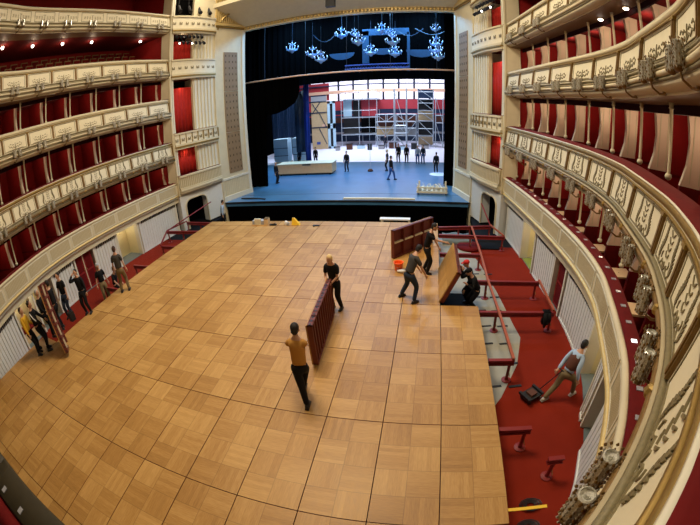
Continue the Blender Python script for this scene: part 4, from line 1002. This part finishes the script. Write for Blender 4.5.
for lab, x, y, f, H, sh_, tr, hr, ft in (
    ('person in long black coat at the left end of the crate on stage', -6.14, 20.96, -100, 1.68, 'c_black', 'c_black', 'hairgrey', 0),
    ('person in dark clothes behind the crate on stage, left one', -7.2, 29.2, 160, 1.7, 'c_navy', 'c_black', 'hairdark', 0),
    ('person in dark top with red behind the crate on stage, right one', -5.6, 29.4, 190, 1.7, 'c_black', 'c_black', 'hairdark', 1),
    ('person in black standing alone right of the crate', -1.47, 25.1, 175, 1.74, 'c_black', 'c_navy', 'hairdark', 0),
    ('person in pale top at the centre of the stage, standing behind the one in jeans', 1.95, 25.2, 90, 1.8, 'c_grey', 'c_black', 'hairblond', 0),
    ('person in black top and blue jeans striding across the stage', 2.64, 21.56, -60, 1.78, 'c_black', 'c_jeans', 'hairdark', 1),
    ('person in black standing far back on the stage, left of a pair', 2.44, 30.1, 170, 1.78, 'c_black', 'c_black', 'hairbrown', 0),
    ('person in black standing far back on the stage, right of a pair', 3.23, 29.84, 190, 1.74, 'c_black', 'c_black', 'hairdark', 0),
    ('person in pale green top and jeans far back on the stage', 4.3, 29.33, 180, 1.7, 'c_blue', 'c_jeans', 'hairgrey', 0),
    ('person in dark top and jeans beside the pale green top', 4.8, 29.5, 170, 1.72, 'c_navy', 'c_jeans', 'hairdark', 0),
    ('person in black T-shirt on the right of the stage near the black curtain', 5.97, 24.89, 10, 1.66, 'c_black', 'c_black', 'hairbrown', 0),
    ('person in dark blue before the scaffolds at the back', -.2, 41.2, 180, 1.75, 'c_navy', 'c_navy', 'hairbrown', 0)):
    person(lab, (x, y, -.05), R_(f), H, sh_, tr, hair=hr, sleeves='long' if sh_ != 'c_grey' else 'short', feet=((-.12, -.2), (.12, .25)) if ft else ((-.12, 0), (.12, .04)), hands=((-.23, .08, .84), (.23, .06, .84)), group=GS, detail=False)

# ------------------------------------------------------------------ stage
mb = MB(); mb.box(-7.75, 7.75, 15.76, 18.4, -.35, -.05, 'stage'); mb.box(-14, 14, 18.4, 30.2, -.35, -.05, 'stage'); struct(mb, 'floor')
mb = MB(); mb.box(-7.7, 7.7, 15.80, 16.0, -3, -.35, 'black'); mb.box(-7.78, 7.78, 15.72, 15.78, -.16, -.06, 'blackgloss'); struct(mb, 'wall_front')
mb = MB(); mb.box(-9.4, 9.4, 12.0, 15.8, -3.1, -3.0, 'black'); mb.box(-9.4, 9.4, 11.95, 12.02, -3, -.9, 'black'); struct(mb, 'floor')
mb = MB(); mb.box(-13.8, 13.8, 10.9, 12.0, -1.0, -.81, 'darkfloor'); mb.box(-13.8, -7.9, 12.0, 15.7, -1.2, -.9, 'darkfloor'); mb.box(7.9, 13.8, 12.0, 15.7, -1.2, -.9, 'darkfloor'); struct(mb, 'floor')
mb = MB(); mb.box(-7.7, 7.7, 17.3, 17.34, -.049, -.044, 'blackgloss'); struct(mb, 'trim_6')
mb = MB(); mb.box(-15, 15, 30.2, 52, -.35, -.05, 'backfloor'); struct(mb, 'floor')
mb = MB(); mb.box(-15.2, -15, 19, 52, -.35, 16, 'black'); mb.box(15, 15.2, 19, 52, -.35, 16, 'black'); mb.box(-15, 15, 19, 52, 16, 16.2, 'black'); mb.box(-15, 15, 52, 52.2, -.3, 16, 'black'); struct(mb, 'wall_stage')
mb = MB(); mb.box(-15, -8.9, 18.95, 19.1, -.3, 16, 'black'); mb.box(8.9, 15, 18.95, 19.1, -.3, 16, 'black'); struct(mb, 'wall_stage')
def drape(label, pts, y, key='black', depth=.1, fold=.05, n=None, name='stage_curtain'):
    """folded cloth: pts = [(x, zbottom, ztop)]"""
    mb = MB(); V = []; tot = abs(pts[-1][0] - pts[0][0]); n = n or max(6, int(tot / .16))
    for i in range(n + 1):
        x = pts[0][0] + (pts[-1][0] - pts[0][0]) * i / n
        for a, b in zip(pts[:-1], pts[1:]):
            lo, hi = min(a[0], b[0]), max(a[0], b[0])
            if lo - 1e-6 <= x <= hi + 1e-6: f = (x - a[0]) / (b[0] - a[0] or 1); z0 = a[1] + (b[1] - a[1]) * f; z1 = a[2] + (b[2] - a[2]) * f; break
        yy = y + fold * math.sin(i * 1.9); V += [(x, yy, z0), (x, yy, z1), (x, yy + depth, z1), (x, yy + depth, z0)]
    mb.v = V; k = mb.m(key)
    for i in range(n):
        for j in range(4): a = i * 4 + j; b = i * 4 + (j + 1) % 4; mb.f.append((a, b, b + 4, a + 4)); mb.mi.append(k)
    mb.f.append((0, 1, 2, 3)); mb.mi.append(k); e = n * 4; mb.f.append((e, e + 1, e + 2, e + 3)); mb.mi.append(k)
    return tag(mb.obj(name, None, key != 'black'), label, 'curtain')
drape('black side curtain at the left of the stage opening with its top gathered outwards', [(-8.6, -.05, 8.0), (-6.45, -.05, 8.0), (-6.2, 5.3, 8.0), (-5.4, 5.35, 8.0), (-4.6, 5.6, 8.0), (-3.8, 6.1, 8.0), (-3.55, 6.9, 8.0)], 20.0)
drape('black side curtain at the right of the stage opening', [(6.42, -.05, 15), (8.8, -.05, 15)], 20.0)
drape('black border cloth above the bright rear stage', [(-9.0, 7.62, 16), (9.0, 7.62, 16)], 24.6)
drape('black backcloth at upper left of the stage', [(-14.8, 7.62, 16), (-8.5, 7.62, 16)], 24.9)
drape('black masking cloth far left on the stage', [(-14.9, -.05, 16), (-11.5, -.05, 16)], 27.5)
drape('deep blue cloth hanging left on the stage', [(-5.35, -.05, 7.4), (-5.2, -.05, 9.2), (-5.0, -.05, 9.4), (-4.85, -.05, 7.6)], 25.9, 'bluecloth', fold=.06)
drape('dull blue-grey cloth hanging behind the bright blue cloth', [(-6.4, 1.6, 7.0), (-5.45, 1.6, 7.3)], 26.4, 'steelgrey', fold=.08)
t = thing('lighting_bridge', 'thin pale bar spanning the stage opening under the chandeliers', 'bar', (0, 19.6, 7.95))
mb = MB(); mb.tube([(-7.6, 0, 0), (7.3, 0, -.05)], .055, 'peach', 8); mb.obj('bar', t, True)
mb = MB()
for x in (-6, -2.9, 0, 2.9, 5.9): mb.tube([(x, 0, 0), (x, 0, 6)], .012, 'steelgrey', 5)
mb.obj('suspension_wire', t)
# chandeliers
def chandelier():
    t = thing('stage_chandelier', 'x', 'chandelier')
    mb = MB(); mb.tube([(0, 0, .9), (0, 0, 3.2)], .012, 'steelgrey', 5); mb.tube([(0, 0, .9), (0, 0, .5), (0, 0, -.35)], [.02, .05, .03], 'glassblue', 8); mb.obj('stem', t)
    mb = MB(); mb.lathe([(.05, -.42), (.22, -.24), (.36, -.2), (.42, -.05), (.36, .0), (.1, .02)], 'glassblue', 14); mb.lathe([(.06, .42), (.2, .46), (.22, .52), (.05, .56)], 'glassblue', 10); mb.obj('crystal_bowl', t)
    for q in range(8):
        an = 2 * PI * q / 8; c, s = math.cos(an), math.sin(an); mb = MB()
        mb.tube([(.1 * c, .1 * s, .0), (.38 * c, .38 * s, -.06), (.58 * c, .58 * s, .06), (.6 * c, .6 * s, .16)], .022, 'glassblue', 5)
        mb.lathe([(.02, .14), (.06, .16), (.07, .19)], 'glassblue', 8, c=(.6 * c, .6 * s, 0))
        for j in range(3): mb.ball((.3 * c + .12 * j * c, .3 * s + .12 * j * s, -.14 + .04 * j), (.025, .025, .06), 'glassblue', 5)
        a = mb.obj('arm', t); mb = MB(); mb.ball((.6 * c, .6 * s, .25), (.032, .032, .07), 'candle', 6); mb.obj('candle_bulb', a)
    for q in range(5):
        an = 2 * PI * q / 5; c, s = math.cos(an), math.sin(an); mb = MB(); mb.tube([(.05 * c, .05 * s, .5), (.2 * c, .2 * s, .44), (.32 * c, .32 * s, .56)], .014, 'glassblue', 5); a = mb.obj('arm', t); mb = MB(); mb.ball((.32 * c, .32 * s, .62), (.028, .028, .05), 'candle', 6); mb.obj('candle_bulb', a)
    remember(t); return t
ch = chandelier(); first = True
CH = [(-4.75, 10.35, 'far left, lowest of the left one'), (-2.9, 9.62, 'second from left, in the upper of a pair'), (-2.05, 9.05, 'lower right of the left pair'), (-.9, 11.05, 'top row, left of centre'), (.2, 10.9, 'top row at the centre'), (.62, 10.15, 'centre cluster, middle height'), (1.25, 9.5, 'centre cluster, lowest'),
      (2.15, 11.05, 'top row in front of the blue frame'), (2.95, 10.0, 'right of centre, middle height in the blue frame'), (3.0, 9.35, 'right of centre, lowest in the blue frame'), (2.75, 10.75, 'right of centre, upper small one'), (5.85, 10.95, 'far right column, topmost'), (5.9, 10.1, 'far right column, second'), (5.85, 9.5, 'far right column, third'), (6.02, 8.92, 'far right column, lowest')]
for i, (x, z, lb) in enumerate(CH):
    y = 21.5 - .7 * (i % 3) + .4; lab = 'blue-lit crystal chandelier above the stage, ' + lb
    if first: ch.location = (x, y, z + .05); tag(ch, lab, 'chandelier', 'crystal chandeliers hung over the stage'); o = ch; first = False
    else: o = dup(ch, (x, y, z + .05), .3 * i, lab, 'crystal chandeliers hung over the stage')
    o.scale = (.80,) * 3 if i not in (4, 10, 11) else (.55,) * 3
# blue scenic frame and swags above the stage
t = thing('blue_scenery', 'dim blue scenery frame with lattice foot hanging behind the chandeliers', 'scenery', (0, 0, 0))
mb = MB(); mb.box(.35, .85, 23.4, 23.6, 8.9, 11.6, 'teal'); mb.box(.35, 3.9, 23.4, 23.6, 11.2, 11.75, 'teal'); mb.box(3.75, 3.95, 23.4, 23.6, 8.2, 11.4, 'teal'); mb.obj('frame', t)
mb = MB(); mb.box(-1.0, 3.9, 23.3, 23.45, 8.75, 8.83, 'bluelattice'); mb.box(-1.0, 3.9, 23.3, 23.45, 8.45, 8.53, 'bluelattice')
for i in range(24): x = -1 + i * .204; mb.tube([(x, 23.37, 8.5), (x + .102, 23.37, 8.79), (x + .204, 23.37, 8.5)], .02, 'bluelattice', 4)
mb.obj('lattice_truss', t)
for i, (x, z, r) in enumerate(((-1.3, 9.9, 1.0), (1.9, 10.1, .95), (4.8, 9.95, 1.15))):
    mb = MB(); n = 14; V = []
    for j in range(n + 1): a = PI + PI * j / n; V.append((x + r * math.cos(a), z + .55 * r * math.sin(a)))
    for j in range(n): mb.hexa([(V[j][0], 23.6, V[j][1]), (V[j + 1][0], 23.6, V[j + 1][1]), (V[j + 1][0], 23.7, V[j + 1][1]), (V[j][0], 23.7, V[j][1]), (V[j][0], 23.6, z), (V[j + 1][0], 23.6, z), (V[j + 1][0], 23.7, z), (V[j][0], 23.7, z)], 'teal')
    tag(mb.obj('scenic_swag'), 'dim blue half-round swag hanging behind the chandeliers, %s from the left' % ORD[i], 'scenery', 'blue swags above the stage')
for i, (a, b, s_) in enumerate(((-3.3, -1.4, .7), (2.9, 5.0, .6), (4.4, 6.9, .5))):
    mb = MB(); mb.tube([(a + (b - a) * j / 10, 22.6, 11.5 - s_ * math.sin(PI * j / 10)) for j in range(11)], .02, 'steelgrey', 5); tag(mb.obj('hanging_cable'), 'thin cable sagging above the chandeliers, %s from the left' % ORD[i], 'cable')
# objects on stage
t = thing('transport_crate', 'long pale wooden transport crate lying on the stage at left', 'crate', (-4.75, 24.3, -.05))
mb = MB(); mb.box(-2.55, 2.35, -.5, .9, .16, .95, 'wood'); mb.obj('crate_body', t)
mb = MB(); mb.box(-2.6, 2.4, -.55, .95, .95, 1.0, 'pine'); mb.box(-.2, .5, -.58, -.5, .86, .95, 'blackgloss'); mb.obj('lid', t)
mb = MB(); mb.box(-2.5, 2.3, -.45, .85, .08, .16, 'blackgloss'); 
for x in (-2.3, 0, 2.1): mb.tube([(x, -.4, .06), (x + .08, -.4, .06)], .06, 'blackgloss', 8)
mb.obj('skid', t)
t = thing('timber_pallet', 'pale wooden pallet stacked with battens near the stage edge at right', 'pallet', (5.65, 17.9, -.05), -.02)
for j in range(4):
    mb = MB(); mb.box(-.95, .95, -.75 + j * .46, -.65 + j * .46, .12, .22, 'pine'); mb.obj('bearer', t)
for j in range(7): mb = MB(); mb.box(-.95 + j * .29, -.83 + j * .29, -.75, .75, .22, .26, 'pine'); mb.obj('slat', t)
mb = MB()
for x in (-.85, .85):
    for y in (-.65, .65): mb.tube([(x - .03, y, .06), (x + .03, y, .06)], .06, 'blackgloss', 8); mb.box(x - .05, x + .05, y - .05, y + .05, .1, .6, 'pine')
mb.box(-.95, .95, -.76, -.7, .42, .5, 'pine'); mb.obj('wheel_frame', t)
for j in range(12): mb = MB(); a = random.uniform(-.5, .5); x = -.75 + j * .13; y0 = random.uniform(-.6, -.3); z = .3 + .02 * (j % 4); mb.tube([(x, y0, z), (x + a, y0 + 1.0, z + .12)], .03, 'pine' if j % 3 else 'hairgrey', 4); mb.obj('batten', t)
mb = MB(); mb.box(.4, 4.65, 15.9, 16.1, -.05, .03, 'pine'); tag(mb.obj('plank'), 'long pale plank lying along the front edge of the stage', 'plank')
mb = MB(); mb.tube([(-6.9, 16.5, -.02), (-6.3, 16.3, .0), (-5.5, 16.35, -.02), (-4.9, 16.1, -.02)], .035, 'blackgloss', 6); mb.tube([(-6.9, 16.6, -.02), (-5.9, 16.5, -.02), (-4.9, 16.2, -.02)], .03, 'blackgloss', 6); tag(mb.obj('cable_bundle'), 'black cables lying on the stage at front left', 'cable')
for i, (x, y, s_, lb) in enumerate(((-9.9, 31.4, 1.0, 'left'), (-7.9, 31.8, 1.0, 'right'))):
    t = thing('wrapped_pallet', 'white wrapped pallet load behind the crate, %s one' % lb, 'pallet load', (x, y, -.05)); mb = MB(); mb.box(-.8 * s_, .8 * s_, -.6, .6, .15, 2.6 * s_, 'ice'); mb.obj('wrapped_load', t); mb = MB(); mb.box(-.82 * s_, .82 * s_, -.62, .62, 0, .15, 'pine')
    for z in (.8, 1.6): mb.box(-.82 * s_, .82 * s_, -.63, -.6, z, z + .05, 'steelgrey')
    mb.obj('pallet_base', t)
mb = MB(); mb.lathe([(.22, 0), (.24, .1), (.1, .22), (.05, .22)], 'c_brown', 12, c=(.55, 25.0, -.05)); tag(mb.obj('stage_weight', None, True), 'small brown stage weight at the foot of a hanging line', 'weight')
mb = MB(); mb.tube([(.55, 25.0, .15), (.55, 25.0, 8.2)], .015, 'alu', 5); tag(mb.obj('hanging_line'), 'thin line hanging down to the small stage weight', 'line')
mb = MB(); mb.lathe([(.75, 0), (.78, .03), (.7, .05), (.1, .05)], 'backfloor', 20, c=(6.2, 23.9, -.05)); tag(mb.obj('round_mat', None, True), 'white round mat on the stage beside the right curtain', 'mat')
# rear stage
t = thing('scenery_flat', 'tall plywood scenery flat with diagonal braces standing on the rear stage', 'scenery', (-9.0, 42, 0))
mb = MB(); mb.box(-1.05, 1.1, -.05, .05, -.05, 7.25, 'wood'); mb.obj('board', t)
for z in (2.9, 4.9, 6.4, 7.2): mb = MB(); mb.box(-1.05, 1.1, -.12, -.05, z - .06, z + .06, 'steelgrey'); mb.obj('cross_bar', t)
for a, b in (((-.9, 6.2), (0, 4.9)), ((.1, 4.8), (1.0, 2.9)), ((0, 2.8), (1.0, .6)), ((-.9, 4.8), (.2, 6.3))): mb = MB(); mb.tube([(a[0], -.12, a[1]), (b[0], -.12, b[1])], .05, 'steelgrey', 5); mb.obj('brace', t)
mb = MB(); mb.box(-1.05, 1.1, -.1, -.04, 6.35, 7.25, 'hairgrey'); mb.box(.4, 1.0, -.13, -.12, 3.0, 3.3, 'peach'); mb.box(-.4, .1, -.13, -.12, .6, .95, 'bluelattice'); mb.obj('top_board', t)
t = thing('scenery_window', 'pale blue double-window frame beside the plywood flat', 'scenery', (-7.35, 42.2, 0))
for z0, z1 in ((-.05, 3.0), (3.05, 6.4)):
    mb = MB(); mb.box(-.55, -.2, -.05, .05, z0, z1, 'ice'); mb.box(.15, .5, -.05, .05, z0, z1, 'ice'); mb.box(-.55, .5, -.05, .05, z1 - .35, z1, 'ice'); mb.box(-.55, .5, -.05, .05, z0, z0 + .3, 'ice'); mb.box(-.2, .15, .02, .05, z0 + .3, z1 - .35, 'blackgloss'); mb.obj('frame', t)
def scaffold(label, x, y, w, d, levels, h, n=1, deck='alu', panels=(), brace=True, z0=-.05, r=.045):
    t = thing('scaffold', label, 'scaffold', (x, y, z0))
    for i in range(n + 1):
        for yy in (0, d): mb = MB(); xx = w * i / n; mb.tube([(xx, yy, 0), (xx, yy, h)], r, 'alu', 6); mb.obj('standard', t)
    for z in levels:
        mb = MB(); mb.box(-.03, w + .03, -.03, d + .03, z - .09, z, deck); mb.obj('deck', t)
        mb = MB()
        for yy in (0, d): mb.tube([(0, yy, z + .95), (w, yy, z + .95)], r * .8, 'alu', 5)
        mb.obj('ledger', t)
    L = [0] + list(levels) + [h]
    if brace:
        for a, b in zip(L[:-1], L[1:]):
            if b - a < .5: continue
            for i in range(n): mb = MB(); x0, x1 = w * i / n, w * (i + 1) / n; mb.tube([(x0, 0, a), (x1, 0, b)] if i % 2 else [(x1, 0, a), (x0, 0, b)], r * .7, 'alu', 5); mb.obj('brace', t)
    for (a, b, c, e, k) in panels: mb = MB(); mb.box(a, b, d * .5, d * .5 + .04, c, e, k); mb.obj('infill_panel', t)
    return t
scaffold('wide two-level scaffold stage at the back, with a dark room set in its left part', -6.6, 44.5, 4.9, 2.5, (1.6, 4.0, 6.6), 7.6, 2, 'alu', ((0, 2.3, 1.7, 3.9, 'c_grey'), (2.5, 4.8, 1.7, 3.8, 'darkhole'), (0, 1.2, 4.1, 6.5, 'ice'), (1.4, 2.4, 4.1, 6.4, 'blackgloss'), (2.6, 4.8, 4.1, 6.4, 'redbeam')), brace=False)
scaffold('long low scaffold platform across the centre of the rear stage', -1.6, 42.7, 5.2, 1.6, (1.55, 3.4), 4.4, 4, 'alu', ((0, 2.3, 1.6, 2.7, 'wood'), (2.6, 5.2, 1.6, 2.6, 'hairgrey'), (.2, 4.9, 2.7, 3.3, 'c_brown')))
scaffold('slim scaffold tower with crossed braces at the centre of the rear stage', 1.0, 40.5, 1.5, 1.2, (2.0,), 7.7, 1, 'alu', r=.06)
scaffold('pale scaffold tower with black and ply infill at the right of the rear stage', 3.85, 43.0, 1.95, 1.6, (1.5, 3.5, 4.9, 6.4), 7.8, 1, 'alu', ((0, 1.95, 4.95, 6.35, 'blackgloss'), (0, 1.95, 3.55, 4.85, 'wood'), (0, 1.95, 1.55, 3.4, 'blackgloss'), (0, 1.95, .2, 1.45, 'wood'), (0, 1.95, 6.5, 7.7, 'steelgrey'), (1.4, 1.95, 5.0, 5.9, 'redbeam')), r=.06)
scaffold('narrow braced scaffold mast at the far right of the rear stage', 6.1, 42.6, .95, 1.2, (3.3,), 6.6, 1, 'alu', r=.055)
for i in range(9):
    mb = MB(); x = -6 + i * 1.35; y = 39.5 + (i % 3) * .7; s_ = .5 + .2 * (i % 3)
    mb.box(x - s_ / 2, x + s_ / 2, y, y + .5, -.05, .4 + .25 * (i % 2), ['hairgrey', 'c_brown', 'ice', 'blackgloss'][i % 4]); mb.box(x - s_ / 2 - .03, x + s_ / 2 + .03, y - .03, y + .53, .4 + .25 * (i % 2), .46 + .25 * (i % 2), 'blackgloss')
    tag(mb.obj('flight_case'), 'small equipment case on the rear stage floor, %s from the left' % ORD[i], 'case', 'cases on the rear stage')
mb = MB(); mb.box(-14, 9.5, 46.9, 47.3, 5.0, 6.35, 'redbeam'); mb.box(-14, 9.5, 46.7, 47.3, 4.2, 4.35, 'redbeam'); struct(mb, 'trim_7')
mb = MB(); mb.box(-14.5, 9.6, 46.6, 47.0, 7.5, 7.95, 'peach'); mb.box(-14.5, 9.6, 46.7, 47.0, 8.65, 8.8, 'steelgrey'); struct(mb, 'trim_8')
mb = MB(); mb.box(-15, 15, 51.0, 51.2, -.05, 14, 'steelgrey'); mb.box(-15, 9, 50.6, 50.7, 1.2, 1.5, 'hairgrey'); mb.box(-15, 9, 50.6, 50.7, 3.0, 3.8, 'c_brown'); struct(mb, 'wall_rear')
for i in range(10):
    mb = MB(); x = -13.0 + i * 2.3; mb.box(x, x + 2.1, 50.8, 50.98, 6.5, 11.2, 'brightback')
    o = struct(mb, 'window_%d' % (i + 1)); mb = MB()
    for q in (0, 2.1): mb.box(x + q - .05, x + q + .05, 50.7, 50.8, 6.4, 11.2, 'c_grey')
    mb.box(x, x + 2.1, 50.7, 50.8, 8.9, 9.0, 'c_grey'); mb.obj('window_frame', o)
mb = MB(); mb.box(-13.5, -9.0, 47.0, 47.2, 6.6, 9.2, 'redbeam'); struct(mb, 'wall_rear')
mb = MB(); mb.box(-14, -10.2, 38, 38.3, -.05, 7, 'steelgrey'); struct(mb, 'wall_stage')
for i, x in enumerate((-12.2, -11.1, -10.1, -9.2)):
    t = thing('stage_machinery', 'dark blue lattice mast in the left wing of the stage, %s from the left' % ORD[i], 'stage equipment', (x, 35 + .5 * i, -.05), 0, 'lattice masts in the left wing')
    for a in (-.25, .25): mb = MB(); mb.tube([(a, 0, 0), (a, 0, 6.8)], .05, 'steelgrey', 6); mb.obj('upright', t)
    for j in range(8): mb = MB(); mb.tube([(-.25, 0, .8 * j + .2), (.25, 0, .8 * j + .9)], .03, 'teal', 5); mb.obj('brace', t)
    mb = MB(); mb.box(-.45, .45, .1, .2, 0, 6.2, 'steelgrey'); mb.obj('back_sheet', t)

# ------------------------------------------------------------------ lights
def area(name, loc, rot, size, power, col, size_y=None, spread=None):
    l = bpy.data.lights.new(name, 'AREA'); l.energy = power; l.color = col; l.size = size
    if size_y: l.shape = 'RECTANGLE'; l.size_y = size_y
    o = bpy.data.objects.new(name, l); COL.objects.link(o); o.location = loc; o.rotation_euler = rot; return o
def point(name, loc, power, col, r=.08):
    l = bpy.data.lights.new(name, 'POINT'); l.energy = power; l.color = col; l.shadow_soft_size = r
    o = bpy.data.objects.new(name, l); COL.objects.link(o); o.location = loc; return o
WARM = (1, .85, .64)
area('hall_chandelier_light', (1.0, 5.5, 15.3), (0, 0, 0), 4.5, 2350, WARM)
for i, (x, y) in enumerate(((6.5, 13.0), (-6.5, 13.0), (7.5, 1))): area('ceiling_wash_light', (x, y, 15.3), (0, 0, 0), 2.0, 300, WARM)
for i, x in enumerate((-5, 0, 5)): area('stage_work_light', (x, 22.4, 13.5), (0, 0, 0), 2.0, 1300, (.22, .56, 1))
for i, (x, y) in enumerate(((-6, 36), (2, 36), (-4, 44), (4, 44))): area('rear_stage_light', (x, y, 14.5), (0, 0, 0), 4, 1300, (.80, .84, 1))
area('added_wing_light', (-9.5, 31, 13), (0, 0, 0), 2, 700, (.55, .8, 1))  # unseen light added to brighten the wrapped pallets
BOXP = 8
for zr, zt in ((Z5, Z4 - 1.3), (Z4, Z3 - 1.3), (Z3, Z2 - 1.3)):
    for side in (1, -1):
        B = BAYG if zr == Z5 else BAYS; w = (GR if side == 1 else GL) if zr == Z5 else (WR if side == 1 else WL)
        for k in range(10 if side == 1 else 8):
            s = (B[k] + B[k + 1]) / 2; p = w(s, 1.25, zt - .22); point('box_light', p, BOXP * (1.9 if side == 1 else 1.2), (1, .74, .5))
for i, (x, y) in enumerate(((-10.76, 1.53), (-11.08, 3.57), (-11.09, 5.59), (-10.97, 7.63), (-10.64, 11.4))): point('balcony_light', (x + .05, y, 11.15), 11, (1, .7, .45))
for side in (1, -1):
    w, L = seg(side, A0, A1)
    for z in (4.0, 8.0, 11.2): point('tower_light', w(1.0, .10, z - .1), 4, (1, .75, .5))
for w, y, z in ((GL, 8.0, .9), (GL, 1.9, .9), (GL, .5, .9), (GR, 8.9, .9), (GR, 1.6, .9)): point('corridor_light', w(PG.of_y(y), 1.0, z), 18, (1, .85, .6))
world = bpy.data.worlds.new('World'); sc.world = world; world.use_nodes = True; world.node_tree.nodes['Background'].inputs[0].default_value = (.9, .8, .65, 1); world.node_tree.nodes['Background'].inputs[1].default_value = .006

# ------------------------------------------------------------------ camera (fisheye, as the photograph)
cd = bpy.data.cameras.new('camera'); cam = bpy.data.objects.new('camera', cd); COL.objects.link(cam); sc.camera = cam
cd.type = 'PANO'; cd.panorama_type = 'FISHEYE_EQUISOLID'; cd.sensor_fit = 'HORIZONTAL'; cd.sensor_width = 36; cd.fisheye_lens = 363.139 / 700 * 36; cd.fisheye_fov = math.radians(200)
cd.shift_x = -47.9 / 700; cd.shift_y = -8.553 / 700; cd.clip_start = .02; cd.clip_end = 200
yaw, pitch, roll = .093, .417, -.008
import numpy as np
p_ = CAMP = (5.532, -4.4566, 5.4295)
f = Vector((-math.sin(yaw) * math.cos(pitch), math.cos(yaw) * math.cos(pitch), -math.sin(pitch))); r = Vector((math.cos(yaw), math.sin(yaw), 0)); u = r.cross(f)
r2 = r * math.cos(roll) + u * math.sin(roll); u2 = -r * math.sin(roll) + u * math.cos(roll)
cam.matrix_world = Matrix.Translation(CAMP) @ Matrix((r2, u2, -f)).transposed().to_4x4()

# put the origin of every thing at its base
def descend(o):
    out = []
    for c in o.children: out.append(c); out += descend(c)
    return out
bpy.context.view_layer.update()
for o in list(COL.objects):
    if o.parent or o.type not in ('EMPTY', 'MESH') or o.location.length > 1e-6 or o.rotation_euler.to_quaternion().angle > 1e-4: continue
    ch_ = [c for c in descend(o) if c.type == 'MESH'] + ([o] if o.type == 'MESH' else [])
    if not ch_ or any(c.data.users > 1 for c in ch_): continue
    lo = [min(v.co[i] for c in ch_ for v in c.data.vertices) for i in range(3)]; hi = [max(v.co[i] for c in ch_ for v in c.data.vertices) for i in range(3)]
    b = Vector(((lo[0] + hi[0]) / 2, (lo[1] + hi[1]) / 2, lo[2]))
    for c in ch_: c.data.transform(Matrix.Translation(-b))
    o.location = b

sc.view_settings.view_transform = 'Standard'; sc.view_settings.look = 'None'; sc.view_settings.gamma = 1; sc.view_settings.use_curve_mapping = False
sc.view_settings.exposure = 0.0
sc.cycles.use_denoising = True; sc.cycles.max_bounces = 6; sc.cycles.diffuse_bounces = 4; sc.cycles.sample_clamp_indirect = 6
